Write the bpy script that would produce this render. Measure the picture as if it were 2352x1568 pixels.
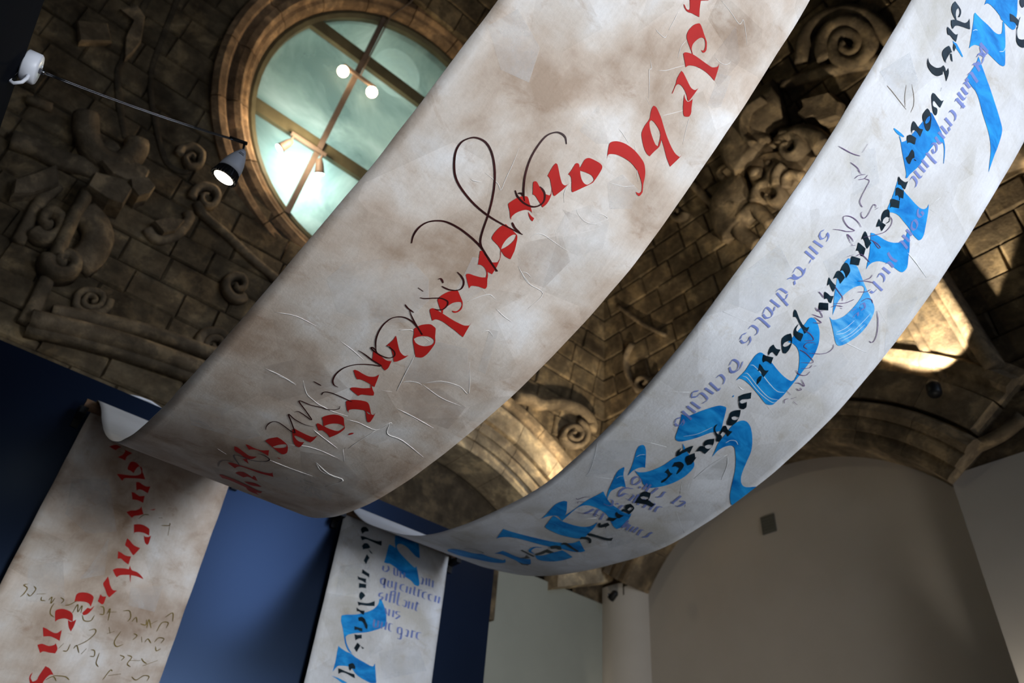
import bpy, bmesh, math, random
from mathutils import Vector, Matrix, noise
from mathutils.geometry import tessellate_polygon
random.seed(7)
SC = bpy.context.scene
COL = SC.collection
for o in list(bpy.data.objects): bpy.data.objects.remove(o)
PI = math.pi
EYE = 1.6                      # camera height above the floor
# ------------------------------------------------------------------ camera
cd = bpy.data.cameras.new('camera'); cam = bpy.data.objects.new('camera', cd); COL.objects.link(cam)
cd.sensor_width = 36.0; cd.lens = 36.0 * 1699.0 / 2352.0
cd.clip_start = 0.05; cd.clip_end = 100
XC = (0.759646, 0.454597, 0.465058); YC = (-0.645790, 0.442892, 0.621934); ZC = (0.076759, -0.772780, 0.630016)      # world axes seen from the camera (right, down, forward)
right = Vector((XC[0], YC[0], ZC[0])); down = Vector((XC[1], YC[1], ZC[1])); fwd = Vector((XC[2], YC[2], ZC[2]))
m = Matrix.Identity(4)
for i in range(3):
    m[i][0] = right[i]; m[i][1] = -down[i]; m[i][2] = -fwd[i]
m[2][3] = EYE
cam.matrix_world = m
cd.dof.use_dof = True; cd.dof.focus_distance = 2.75; cd.dof.aperture_fstop = 2.2
SC.camera = cam
vs = SC.view_settings
vs.view_transform = 'Standard'; vs.look = 'None'; vs.gamma = 1.0; vs.use_curve_mapping = False
vs.exposure = 0.0
# ------------------------------------------------------------------ world and large lights
w = bpy.data.worlds.new('hall'); SC.world = w; w.use_nodes = True
bg = w.node_tree.nodes['Background']; bg.inputs[0].default_value = (0.80, 0.88, 1.0, 1); bg.inputs[1].default_value = 0.022
def aim(o, to): o.rotation_euler = (Vector(to) - o.location).to_track_quat('-Z', 'Y').to_euler()
def light(name, kind, loc, to, energy, color, **kw):
    d = bpy.data.lights.new(name, kind); d.energy = energy; d.color = color
    for k, v in kw.items(): setattr(d, k, v)
    o = bpy.data.objects.new(name, d); COL.objects.link(o); o.location = loc
    if to: aim(o, to)
    return o
# daylight from the tall windows of the hall behind and to the right of the viewer, plus an added low fill
light('day_and_fill_light', 'AREA', (3.6, -4.6, 2.55), (1.6, 2.2, 3.45), 133, (0.90, 0.95, 1.0), shape='RECTANGLE', size=2.6, size_y=2.2, spread=math.radians(84))
light('day_and_fill_light', 'AREA', (0.5, -3.4, 0.7), (0.3, 4.0, 3.9), 13, (0.86, 0.93, 1.0), shape='RECTANGLE', size=1.2, size_y=2.0, spread=math.radians(80))  # added low fill for light bounced off the floor, no window here
light('high_window', 'AREA', (4.95, -4.6, 6.7), (1.6, 5.0, 3.2), 34, (0.55, 0.70, 1.0), shape='RECTANGLE', size=1.7, size_y=3.6, spread=math.radians(75))
# ------------------------------------------------------------------ materials
def mat(name):
    M = bpy.data.materials.new(name); M.use_nodes = True
    nt = M.node_tree; b = nt.nodes['Principled BSDF']
    return M, nt, b
def N(nt, t, **kw):
    n = nt.nodes.new(t)
    for k, v in kw.items(): setattr(n, k, v)
    return n
def L(nt, a, b): nt.links.new(a, b)
def ramp(nt, fac, stops):
    r = N(nt, 'ShaderNodeValToRGB'); e = r.color_ramp.elements
    while len(e) < len(stops): e.new(0.5)
    for k, (p, c) in zip(e, stops): k.position = p; k.color = (*c, 1)
    L(nt, fac, r.inputs[0]); return r
def noi(nt, vec, scale, detail=4, rough=.55, dist=0.0):
    n = N(nt, 'ShaderNodeTexNoise'); n.inputs['Scale'].default_value = scale; n.inputs['Detail'].default_value = detail
    n.inputs['Roughness'].default_value = rough; n.inputs['Distortion'].default_value = dist
    if vec is not None: L(nt, vec, n.inputs['Vector'])
    return n
def mixc(nt, fac, a, b, mode='MIX'):
    x = N(nt, 'ShaderNodeMix', data_type='RGBA', blend_type=mode)
    if isinstance(fac, float): x.inputs[0].default_value = fac
    else: L(nt, fac, x.inputs[0])
    for s, v in ((6, a), (7, b)):
        if isinstance(v, tuple): x.inputs[s].default_value = (*v, 1)
        else: L(nt, v, x.inputs[s])
    return x.outputs[2]
def bump(nt, b, h, strength=.3, dist=.02):
    n = N(nt, 'ShaderNodeBump'); n.inputs['Strength'].default_value = strength; n.inputs['Distance'].default_value = dist
    L(nt, h, n.inputs['Height']); L(nt, n.outputs[0], b.inputs['Normal'])
def plain(name, col, rough=.6, metal=0.0, spec=.4):
    M, nt, b = mat(name); b.inputs['Base Color'].default_value = (*col, 1); b.inputs['Roughness'].default_value = rough
    b.inputs['Metallic'].default_value = metal; b.inputs['Specular IOR Level'].default_value = spec
    return M
def noisy(name, c0, c1, scale, rough=.7, bs=.15, bd=.01, detail=5):
    M, nt, b = mat(name); tc = N(nt, 'ShaderNodeTexCoord')
    n = noi(nt, tc.outputs['Object'], scale, detail); r = ramp(nt, n.outputs[0], [(.3, c0), (.7, c1)])
    L(nt, r.outputs[0], b.inputs['Base Color']); b.inputs['Roughness'].default_value = rough
    n2 = noi(nt, tc.outputs['Object'], scale * 6, 3); bump(nt, b, n2.outputs[0], bs, bd)
    b.inputs['Specular IOR Level'].default_value = .25
    return M
def emis(name, col, s):
    M, nt, b = mat(name); b.inputs['Base Color'].default_value = (0, 0, 0, 1)
    b.inputs['Emission Color'].default_value = (*col, 1); b.inputs['Emission Strength'].default_value = s
    return M
def stone_mat(name, cols, per_object=True):
    M, nt, b = mat(name); geo = N(nt, 'ShaderNodeNewGeometry')
    n = noi(nt, geo.outputs['Position'], 2.3, 7, .62, .4); r = ramp(nt, n.outputs[0], [(.32, cols[0]), (.52, cols[1]), (.72, cols[2])])
    n2 = noi(nt, geo.outputs['Position'], 9, 5, .6); r2 = ramp(nt, n2.outputs[0], [(.35, (.72, .72, .72)), (.7, (1.12, 1.1, 1.06))])
    c = mixc(nt, 1.0, r.outputs[0], r2.outputs[0], 'MULTIPLY')
    n4 = noi(nt, geo.outputs['Position'], 3.6, 8, .66, .3); r4 = ramp(nt, n4.outputs[0], [(.40, (.62, .61, .60)), (.52, (.95, .94, .92)), (.60, (1.75, 1.68, 1.5))])
    c = mixc(nt, .8, c, r4.outputs[0], 'MULTIPLY')
    if per_object:
        oi = N(nt, 'ShaderNodeObjectInfo'); r3 = ramp(nt, oi.outputs['Random'], [(0, (.78, .77, .75)), (.5, (.95, .93, .9)), (1, (1.15, 1.12, 1.07))])
        c = mixc(nt, 1.0, c, r3.outputs[0], 'MULTIPLY')
    L(nt, c, b.inputs['Base Color']); b.inputs['Roughness'].default_value = .9; b.inputs['Specular IOR Level'].default_value = .15
    n3 = noi(nt, geo.outputs['Position'], 22, 6, .65); bump(nt, b, n3.outputs[0], .6, .02)
    return M
def sheet_mat(name, cols, seed, stain):
    M, nt, b = mat(name); uv = N(nt, 'ShaderNodeUVMap')
    mp = N(nt, 'ShaderNodeMapping'); mp.inputs['Location'].default_value = (seed, seed * 1.7, 0); L(nt, uv.outputs[0], mp.inputs[0])
    n = noi(nt, mp.outputs[0], 3.0, 6, .55, .25)
    r = ramp(nt, n.outputs[0], [(.33, cols[0]), (.46, cols[1]), (.57, cols[2]), (.70, cols[3])])
    # torn and brushed collage areas
    v = N(nt, 'ShaderNodeTexVoronoi'); v.inputs['Scale'].default_value = 4.2; v.inputs['Randomness'].default_value = 1.0; L(nt, mp.outputs[0], v.inputs['Vector'])
    r4 = ramp(nt, v.outputs['Color'], [(.0, (.86, .85, .845)), (1.0, (1.10, 1.10, 1.115))])
    c = mixc(nt, .85, r.outputs[0], r4.outputs[0], 'MULTIPLY')
    mp2 = N(nt, 'ShaderNodeMapping'); mp2.inputs['Scale'].default_value = (1.0, 1.7, 1); mp2.inputs['Rotation'].default_value = (0, 0, .5); L(nt, mp.outputs[0], mp2.inputs[0])
    n2 = noi(nt, mp2.outputs[0], 5.2, 9, .68, .5)
    r2 = ramp(nt, n2.outputs[0], [(.30, stain), (.44, (1, 1, 1)), (.62, (1, 1, 1)), (.75, (1.10, 1.10, 1.11))])
    c = mixc(nt, .8, c, r2.outputs[0], 'MULTIPLY')
    mp3 = N(nt, 'ShaderNodeMapping'); mp3.inputs['Scale'].default_value = (9, 1.2, 1); mp3.inputs['Rotation'].default_value = (0, 0, .12); L(nt, mp.outputs[0], mp3.inputs[0])
    n6 = noi(nt, mp3.outputs[0], 9, 5, .7, .2); r6 = ramp(nt, n6.outputs[0], [(.3, (.95, .945, .94)), (.7, (1.04, 1.04, 1.04))]); c = mixc(nt, 1.0, c, r6.outputs[0], 'MULTIPLY')
    n5 = noi(nt, mp.outputs[0], 70, 6, .7)
    r5 = ramp(nt, n5.outputs[0], [(.3, (.95, .95, .95)), (.7, (1.04, 1.04, 1.04))]); c = mixc(nt, 1.0, c, r5.outputs[0], 'MULTIPLY')
    L(nt, c, b.inputs['Base Color']); b.inputs['Roughness'].default_value = .75; b.inputs['Specular IOR Level'].default_value = .12
    ad = N(nt, 'ShaderNodeMath', operation='ADD'); L(nt, n2.outputs[0], ad.inputs[0]); L(nt, n5.outputs[0], ad.inputs[1])
    bump(nt, b, ad.outputs[0], .18, .006)
    return M
def paint_mat(name, c0, c1, scale=9, rough=.65, alpha=1.0, stretch=(1, 1), patch=0):
    M, nt, b = mat(name); uv = N(nt, 'ShaderNodeUVMap')
    mp = N(nt, 'ShaderNodeMapping'); mp.inputs['Scale'].default_value = (*stretch, 1); L(nt, uv.outputs[0], mp.inputs[0])
    n = noi(nt, mp.outputs[0], scale, 6, .6, .6); r = ramp(nt, n.outputs[0], [(.33, c0), (.68, c1)])
    L(nt, r.outputs[0], b.inputs['Base Color']); b.inputs['Roughness'].default_value = rough; b.inputs['Specular IOR Level'].default_value = .12
    if patch:
        n2 = noi(nt, mp.outputs[0], 5, 8, .7, .4); r2 = ramp(nt, n2.outputs[0], [(.32, (0, 0, 0)), (.66, (patch, patch, patch))]); L(nt, r2.outputs[0], b.inputs['Alpha'])
    elif alpha < 1: b.inputs['Alpha'].default_value = alpha
    return M
STONE = stone_mat('stone', [(.078, .057, .035), (.155, .118, .074), (.25, .197, .127)])
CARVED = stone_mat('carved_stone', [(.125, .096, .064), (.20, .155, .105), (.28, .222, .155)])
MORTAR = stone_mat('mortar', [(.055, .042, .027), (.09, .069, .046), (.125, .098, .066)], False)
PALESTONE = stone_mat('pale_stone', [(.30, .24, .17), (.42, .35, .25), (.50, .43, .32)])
RINGSTONE = stone_mat('warm_stone', [(.17, .11, .065), (.27, .18, .11), (.36, .25, .16)])
BLUEWALL = noisy('blue_wall_paint', (.0026, .0044, .0105), (.0034, .0056, .0135), 1.6, .29, .03, .004)
BLUEWALL.node_tree.nodes['Principled BSDF'].inputs['Specular IOR Level'].default_value = .5
BLUEWALL.node_tree.nodes['Principled BSDF'].inputs['Specular Tint'].default_value = (.36, .56, 1, 1)
BLUEWALL_DULL = noisy('blue_wall_paint_dulled', (.0030, .0040, .0070), (.0042, .0055, .0095), 1.6, .9, .06, .004)  # copy of the blue wall paint, dulled and matted to lose its reflected light
BLUEWALL_DULL.node_tree.nodes['Principled BSDF'].inputs['Specular IOR Level'].default_value = .03
PLASTER = noisy('plaster', (.42, .385, .34), (.47, .435, .39), 1.1, .85, .05, .004)
BAYPLASTER_DIM = noisy('bay_plaster_dimmed', (.245, .25, .21), (.28, .285, .24), 1.1, .85, .05, .004)  # darker copy of the plaster, dimmer greenish light put into its colour
WHITEPAPER = noisy('paper_back', (.60, .62, .67), (.66, .68, .73), 5, .75, .05, .002)
SHEET = {1: sheet_mat('collage_paper_beige', [(.36, .268, .20), (.50, .412, .34), (.60, .535, .475), (.69, .665, .645)], 3.1, (.70, .60, .52)),
         2: sheet_mat('collage_paper_grey', [(.50, .485, .455), (.575, .57, .57), (.625, .63, .65), (.70, .715, .745)], 8.3, (.80, .74, .66))}
PATCHL = {1: paint_mat('patch_light_beige', (.64, .60, .57), (.73, .71, .69), 6, .75, patch=.42), 2: paint_mat('patch_light_grey', (.63, .65, .68), (.72, .74, .78), 6, .75, patch=.42)}
PATCHD = {1: paint_mat('patch_dark_beige', (.44, .37, .32), (.53, .47, .43), 6, .75, patch=.42), 2: paint_mat('patch_dark_grey', (.47, .47, .465), (.52, .525, .53), 6, .75, patch=.42)}
CREASE = {1: paint_mat('crease_beige', (.66, .62, .59), (.76, .74, .72), 14), 2: paint_mat('crease_grey', (.66, .68, .70), (.76, .78, .80), 14)}
PAINT = dict(red=paint_mat('red_paint', (.36, .012, .010), (.45, .018, .014), 7), ink=paint_mat('maroon_ink', (.018, .004, .004), (.05, .010, .010), 9, .4),
             blue=paint_mat('blue_paint', (.0, .125, .44), (.018, .33, .76), 6, .6, 1, (1, 2.2)), blue2=paint_mat('pale_blue_paint', (.0, .20, .58), (.13, .46, .78), 8, .6, 1, (1, 3)),
             streak=paint_mat('dry_brush_white', (.35, .56, .76), (.55, .70, .84), 9), black=paint_mat('blue_black_ink', (.003, .007, .012), (.012, .030, .045), 10, .35),
             lilac=paint_mat('lilac_ink', (.155, .21, .52), (.20, .255, .56), 9, .5, .82), purple=paint_mat('purple_pencil', (.10, .055, .13), (.14, .08, .19), 9, .6),
             gold=paint_mat('ochre_pencil', (.10, .065, .012), (.20, .135, .03), 9, .6), stain=paint_mat('brown_stain', (.16, .12, .085), (.25, .20, .15), 12, .6))
WOOD = noisy('pole_wood', (.10, .055, .032), (.16, .09, .05), 9, .6)
BLACKMETAL = plain('black_metal', (.008, .008, .009), .45, .3)
CHROME = plain('dark_chrome', (.16, .16, .17), .25, 1.0)
LAMPWHITE = plain('lamp_white', (.74, .76, .84), .35)
OLIVE = noisy('olive_paint', (.085, .075, .042), (.13, .115, .065), 5, .6)
BROWNBAR = noisy('brown_bar', (.11, .08, .062), (.16, .12, .095), 7, .55)
FLOORM = noisy('floor', (.16, .15, .14), (.20, .19, .18), 2, .6)
GREYPLATE = plain('grey_plate', (.10, .10, .085), .7)
BULB = emis('warm_bulb', (1.0, .72, .42), 26)
LED = emis('warm_led', (1.0, .86, .66), 30)
SPOTLENS = emis('cool_lens', (.86, 1.0, .98), 16)
WELL = noisy('lightwell_paint', (.60, .66, .62), (.72, .77, .73), .9, .8)
def glass_mat():
    M, nt, b = mat('smeared_glass'); geo = N(nt, 'ShaderNodeNewGeometry')
    n = noi(nt, geo.outputs['Position'], 1.15, 5, .55, .7); r = ramp(nt, n.outputs[0], [(.32, (.24, .31, .31)), (.52, (.46, .52, .49)), (.70, (.70, .74, .71))])
    tr = N(nt, 'ShaderNodeBsdfTranslucent'); L(nt, r.outputs[0], tr.inputs[0])
    df = N(nt, 'ShaderNodeBsdfDiffuse'); df.inputs[0].default_value = (.30, .33, .31, 1)
    tp = N(nt, 'ShaderNodeBsdfTransparent'); tp.inputs[0].default_value = (.80, .90, .88, 1)
    gl = N(nt, 'ShaderNodeBsdfGlossy'); gl.inputs['Roughness'].default_value = .12
    m1 = N(nt, 'ShaderNodeMixShader'); m1.inputs[0].default_value = .12; L(nt, tr.outputs[0], m1.inputs[1]); L(nt, df.outputs[0], m1.inputs[2])
    r2 = ramp(nt, n.outputs[0], [(.35, (.55, .55, .55)), (.7, (.10, .10, .10))])
    m2 = N(nt, 'ShaderNodeMixShader'); L(nt, r2.outputs[0], m2.inputs[0]); L(nt, m1.outputs[0], m2.inputs[1]); L(nt, tp.outputs[0], m2.inputs[2])
    m3 = N(nt, 'ShaderNodeMixShader'); m3.inputs[0].default_value = .0; L(nt, m2.outputs[0], m3.inputs[1]); L(nt, gl.outputs[0], m3.inputs[2])
    L(nt, m3.outputs[0], nt.nodes['Material Output'].inputs[0])
    return M
GLASS = glass_mat()
# ------------------------------------------------------------------ object helpers
def obj(name, verts, faces, m, parent=None, smooth=False, uvs=None, mats=None, fmat=None):
    me = bpy.data.meshes.new(name); me.from_pydata([tuple(v) for v in verts], [], faces)
    for x in (mats or [m]): me.materials.append(x)
    if fmat:
        for p, k in zip(me.polygons, fmat): p.material_index = k
    if smooth:
        for p in me.polygons: p.use_smooth = True
    if uvs:
        ul = me.uv_layers.new(name='UVMap')
        for lp in me.loops: ul.data[lp.index].uv = uvs[lp.vertex_index]
    me.update()
    o = bpy.data.objects.new(name, me); COL.objects.link(o)
    if parent: o.parent = parent
    return o
def tag(o, label, cat=None, group=None, kind=None):
    o['label'] = label
    if cat: o['category'] = cat
    if group: o['group'] = group
    if kind: o['kind'] = kind
    return o
def empty(name, loc=(0, 0, 0)):
    o = bpy.data.objects.new(name, None); COL.objects.link(o); o.location = loc; o.empty_display_size = .1
    return o
class MB:
    def __init__(s): s.v = []; s.f = []
    def add(s, v, f):
        n = len(s.v); s.v += [Vector(x) for x in v]; s.f += [tuple(i + n for i in q) for q in f]
    def box(s, x0, x1, y0, y1, z0, z1):
        s.add([(x, y, z) for x in (x0, x1) for y in (y0, y1) for z in (z0, z1)],
              [(0, 1, 3, 2), (4, 6, 7, 5), (0, 4, 5, 1), (2, 3, 7, 6), (0, 2, 6, 4), (1, 5, 7, 3)])
    def obox(s, c, U, V, Nn, du, dv, dn):
        c = Vector(c)
        s.add([c + U * a * du + V * b * dv + Nn * e * dn for a in (-1, 1) for b in (-1, 1) for e in (-1, 1)],
              [(0, 1, 3, 2), (4, 6, 7, 5), (0, 4, 5, 1), (2, 3, 7, 6), (0, 2, 6, 4), (1, 5, 7, 3)])
    def tube(s, pts, r, n=8, caps=True):
        pts = [Vector(p) for p in pts]; rr = r if isinstance(r, (list, tuple)) else [r] * len(pts); vv = []; up = None
        for i, p in enumerate(pts):
            t = (pts[min(i + 1, len(pts) - 1)] - pts[max(i - 1, 0)]).normalized()
            if up is None: up = t.orthogonal().normalized()
            a = (up - t * up.dot(t)).normalized(); b = t.cross(a); up = a
            vv += [p + (a * math.cos(2 * PI * k / n) + b * math.sin(2 * PI * k / n)) * rr[i] for k in range(n)]
        ff = [(i * n + k, i * n + (k + 1) % n, (i + 1) * n + (k + 1) % n, (i + 1) * n + k) for i in range(len(pts) - 1) for k in range(n)]
        if caps: ff += [tuple(range(n - 1, -1, -1)), tuple(range((len(pts) - 1) * n, len(pts) * n))]
        s.add(vv, ff)
    def lathe(s, prof, c, axis, n=28, closed=False):
        # prof: (radius, height along axis)
        axis = Vector(axis).normalized(); a = axis.orthogonal().normalized(); b = axis.cross(a); c = Vector(c); vv = []
        for r, h in prof: vv += [c + axis * h + (a * math.cos(2 * PI * k / n) + b * math.sin(2 * PI * k / n)) * r for k in range(n)]
        mN = len(prof); ff = []
        for i in range(mN if closed else mN - 1):
            j = (i + 1) % mN
            ff += [(i * n + k, i * n + (k + 1) % n, j * n + (k + 1) % n, j * n + k) for k in range(n)]
        if not closed: ff += [tuple(range(n - 1, -1, -1)), tuple(range((mN - 1) * n, mN * n))]
        s.add(vv, ff)
    def build(s, name, m, parent=None, smooth=False): return obj(name, s.v, s.f, m, parent, smooth)
def catmull(P, n=6, closed=False):
    P = [Vector(p) for p in P]
    if len(P) < 3: return P
    Q = [P[-1]] + P + P[:2] if closed else [P[0] * 2 - P[1]] + P + [P[-1] * 2 - P[-2]]
    out = []
    for i in range(1, len(Q) - 2):
        p0, p1, p2, p3 = Q[i - 1:i + 3]
        for k in range(n):
            t = k / n; out.append(.5 * ((2 * p1) + (p2 - p0) * t + (2 * p0 - 5 * p1 + 4 * p2 - p3) * t * t + (3 * p1 - p0 - 3 * p2 + p3) * t ** 3))
    if not closed: out.append(P[-1])
    return out
def smooth_poly(P, lim=62):
    # round off a traced outline but keep pen corners sharp
    P = [Vector(p) for p in P]; n = len(P); out = []
    for i in range(n):
        a, b, c, d = P[i - 1], P[i], P[(i + 1) % n], P[(i + 2) % n]
        def turn(p, q, r):
            u, v = q - p, r - q
            return math.degrees(u.angle(v, 0)) if u.length > 1e-9 and v.length > 1e-9 else 0
        sb, sc = turn(a, b, c) > lim, turn(b, c, d) > lim
        t1 = (c - b) if sb else (c - a) * .5; t2 = (c - b) if sc else (d - b) * .5
        ln = (c - b).length
        if t1.length > ln * 1.1: t1 = t1.normalized() * ln * 1.1
        if t2.length > ln * 1.1: t2 = t2.normalized() * ln * 1.1
        for k in range(3):
            t = k / 3; h = t * t * t - 2 * t * t + t; g = t * t * t - t * t; e = 3 * t * t - 2 * t * t * t
            out.append(b * (1 - e) + c * e + t1 * h + t2 * g)
    return out
# ------------------------------------------------------------------ the setting
YS, XS, Z0, R = 6.3, 6.5, 3.75 + EYE, 10.6
def surf(k, a, b, c=0.0):
    # stone shell: k side, a along the wall, b up along the curve, c out into the room
    if b < 0: s, z, n0, n1 = 0.0, Z0 + b, 1.0, 0.0
    else: f = b / R; s, z, n0, n1 = R * (1 - math.cos(f)), Z0 + R * math.sin(f), math.cos(f), math.sin(f)
    return Vector((a, YS - s - n0 * c, z - n1 * c)) if k == 'S' else Vector((XS - s - n0 * c, a, z - n1 * c))
OC_A, OC_B, OC_R = 2.02, 3.70, 1.74           # round window
ARC = {'S': 3.95, 'E': 3.97}; ARZ = 2.1 + EYE; ARR = 2.29
lean = math.radians(20); OU = Vector((1, 0, 0)); OV = Vector((0, -math.sin(lean), math.cos(lean))); ON = Vector((0, -math.cos(lean), -math.sin(lean)))
OC = surf('S', OC_A, OC_B) + OV * .23
def groin(k, b): return (XS if k == 'S' else YS) - (R * (1 - math.cos(max(b, 0) / R)))
def hole(k, a, b, grow=0.0):
    p = surf(k, a, b)
    if math.hypot(a - ARC[k], p.z - ARZ) < ARR + .12 + grow and p.z > 3.3 + EYE: return True
    if k == 'S':
        d = p - OC
        if math.hypot(d.dot(OU), d.dot(OV)) < OC_R + .2 + grow: return True
    return False
mb = MB(); mb.box(-6, 9, -9, 9.5, -.1, 0); fl = mb.build('floor', FLOORM); tag(fl, 'grey floor of the hall', kind='structure')
CEIL = {}
for k, nm, lab in (('S', 'ceiling_window_side', 'curved stone vault above the blue wall with a round window'), ('E', 'ceiling_right_side', 'dark stone vault above the right-hand arch')):
    vv, ff, idx = [], [], {}
    a0 = -4.0 if k == 'S' else -5.0; st = .1
    def vid(i, j):
        if (i, j) not in idx:
            b = j * st; a = min(a0 + i * st, groin(k, b) + .12); idx[(i, j)] = len(vv); vv.append(surf(k, a, b, -.035))
        return idx[(i, j)]
    na = int(((XS if k == 'S' else YS) - a0) / st) + 1
    for j in range(-5, 125):
        for i in range(na):
            a, b = a0 + (i + .5) * st, (j + .5) * st
            if a > groin(k, b) + st or hole(k, a, b): continue
            if j < 0 and math.hypot(a - ARC[k], Z0 + b - ARZ) < ARR + .12: continue
            ff.append((vid(i, j), vid(i + 1, j), vid(i + 1, j + 1), vid(i, j + 1)))
    CEIL[k] = tag(obj(nm, vv, ff, MORTAR), lab, kind='structure')
# stone blocks of the vault
def block_mesh(name, seed, m=STONE):
    rnd = random.Random(seed); v = []; f = []; ch = .06
    # front face chamfered, unit size -0.5..0.5, front at +z
    outer = [(-.5, -.5), (.5, -.5), (.5, .5), (-.5, .5)]
    j = lambda s: rnd.uniform(-s, s)
    v += [(x, y, -.5) for x, y in outer] + [(x, y, .3) for x, y in outer] + [(x * (1 - ch) + j(.012), y * (1 - 2 * ch) + j(.02), .5 + j(.05)) for x, y in outer]
    for a in (0, 4): f += [(a + i, a + (i + 1) % 4, a + 4 + (i + 1) % 4, a + 4 + i) for i in range(4)]
    f.append((8, 9, 10, 11))
    me = bpy.data.meshes.new(name); me.from_pydata(v, [], f); me.materials.append(m); return me
BM = [block_mesh('stone_block', s) for s in range(5)]
def block_matrix(k, a, b, la, lb, thick, c):
    p = surf(k, a, b, c - thick * .5); n = (surf(k, a, b, 1) - surf(k, a, b, 0)).normalized(); t = (surf(k, a, b + .05) - surf(k, a, b - .05)).normalized(); u = t.cross(n).normalized()
    return Matrix.Translation(p) @ Matrix((u, t, n)).transposed().to_4x4() @ Matrix.Diagonal((la, lb, thick, 1))
CH = .29
for k, lo, top in (('S', -3.0, 23), ('E', -1.4, 26)):
    todo = []
    for j in range(-2, top):
        a = lo + random.uniform(0, .4); b = (j + .5) * CH; g = groin(k, b) + .10
        while a < g - .05:
            la = random.uniform(.30, .68); e = min(a + la, g); ca = (a + e) * .5
            low = b < -.12 and ((k == 'E' and (ca < 2.3 or ca > 5.7)) or (k == 'S' and ca > 2.0))
            if e - a > .10 and not (low or hole(k, ca, b, .06) or (hole(k, a, b, -.10) and hole(k, e, b, -.10))):
                todo.append(block_matrix(k, ca, b, e - a - .008, CH - .008, .12, random.uniform(-.012, .012)))
            a = e
    # nearest to the viewer's line of sight first: those become single stones
    def rank(M):
        d = M.translation - Vector((0, 0, EYE)); f = d.dot(fwd); x, y = d.dot(right) / f, d.dot(down) / f
        return (0 if abs(x) < .72 and abs(y) < .49 else 1, d.length)
    todo.sort(key=rank)
    for M in todo[:290]:
        o = bpy.data.objects.new('stone_block', BM[random.randrange(5)]); COL.objects.link(o); o.parent = CEIL[k]; o.matrix_world = M
    rest = MB()
    for M in todo[290:]:
        me = BM[random.randrange(5)]; rest.add([M @ v.co for v in me.vertices], [tuple(p.vertices) for p in me.polygons])
    if rest.v: o = rest.build('stone_blocks', STONE, CEIL[k]); o['kind'] = 'stuff'
# ------------------------------------------------------------------ arches, walls behind them and piers
def arch_ring(name, k, prof, t0, t1, n, m, parent, joints=0):
    # prof: (radius, c) cross-section swept round the arch
    def pt(r, c, t):
        a = ARC[k] + r * math.cos(t); z = ARZ + r * math.sin(t)
        return Vector((a, YS - c, z)) if k == 'S' else Vector((XS - c, a, z))
    segs = joints or 1
    for q in range(segs):
        s0 = t0 + (t1 - t0) * q / segs; s1 = t0 + (t1 - t0) * (q + 1) / segs
        g = .0012 if joints else 0
        vv = []; ff = []; steps = max(2, n // segs)
        for i in range(steps + 1):
            t = s0 + g + (s1 - s0 - 2 * g) * i / steps; vv += [pt(r, c, t) for r, c in prof]
        mN = len(prof)
        for i in range(steps):
            ff += [(i * mN + j, i * mN + (j + 1) % mN, (i + 1) * mN + (j + 1) % mN, (i + 1) * mN + j) for j in range(mN)]
        ff += [tuple(range(mN - 1, -1, -1)), tuple(range(steps * mN, (steps + 1) * mN))]
        obj(name, vv, ff, m, parent)
T0 = math.asin(1.3 / 2.29)
for k in 'SE':
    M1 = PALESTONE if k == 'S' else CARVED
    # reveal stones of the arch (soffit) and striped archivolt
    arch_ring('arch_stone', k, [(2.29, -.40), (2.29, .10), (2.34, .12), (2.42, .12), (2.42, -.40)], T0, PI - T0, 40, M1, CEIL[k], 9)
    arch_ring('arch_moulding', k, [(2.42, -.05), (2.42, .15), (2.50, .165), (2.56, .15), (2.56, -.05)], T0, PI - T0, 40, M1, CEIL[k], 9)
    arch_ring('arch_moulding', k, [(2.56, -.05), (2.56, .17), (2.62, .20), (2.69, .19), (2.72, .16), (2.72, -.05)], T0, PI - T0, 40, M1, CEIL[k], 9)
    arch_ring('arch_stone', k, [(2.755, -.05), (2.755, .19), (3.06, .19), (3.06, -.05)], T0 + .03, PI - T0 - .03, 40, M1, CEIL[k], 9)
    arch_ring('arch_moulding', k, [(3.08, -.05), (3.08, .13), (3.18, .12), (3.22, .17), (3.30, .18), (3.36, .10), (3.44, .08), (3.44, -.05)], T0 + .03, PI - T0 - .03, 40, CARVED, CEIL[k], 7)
# window-side wall below the vault: stone piers left and right of the arch, bay behind the blue wall
mb = MB(); mb.box(-4, 2.07, YS + .02, YS + .5, 0, Z0 - .48); wb = mb.build('wall_back', STONE); tag(wb, 'stone pier wall behind the blue partition', kind='structure')
mb = MB(); mb.box(2.07, XS + .02, YS + .03, YS + .5, 0, 3.30 + EYE); o = mb.build('wall_bay', BAYPLASTER_DIM); tag(o, 'pale plaster wall between the end of the blue partition and the corner', kind='structure')
mb = MB(); mb.box(2.0, 6.5, YS + .42, YS + .52, 3.25 + EYE, 4.7 + EYE); o = mb.build('wall_bay_stone', MORTAR); tag(o, 'stone lunette under the lit arch, shade put into its dark colour', kind='structure')  # shade of the recess put in by using the darker mortar stone
def prism(name, poly, y0, y1, m, par):
    n = len(poly); vv = [(x, y0, z + EYE) for x, z in poly] + [(x, y1, z + EYE) for x, z in poly]
    return obj(name, vv, [tuple(range(n)), tuple(range(2 * n - 1, n - 1, -1))] + [(i, (i + 1) % n, n + (i + 1) % n, n + i) for i in range(n)], m, par)
prism('impost_moulding', [(5.60, 3.20), (6.52, 3.55), (6.52, 3.95), (5.60, 3.62)], YS - .14, YS + .1, PALESTONE, CEIL['S'])
prism('impost_moulding', [(5.54, 3.40), (6.52, 3.72), (6.52, 3.95), (5.54, 3.66)], YS - .24, YS + .1, PALESTONE, CEIL['S'])
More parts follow.
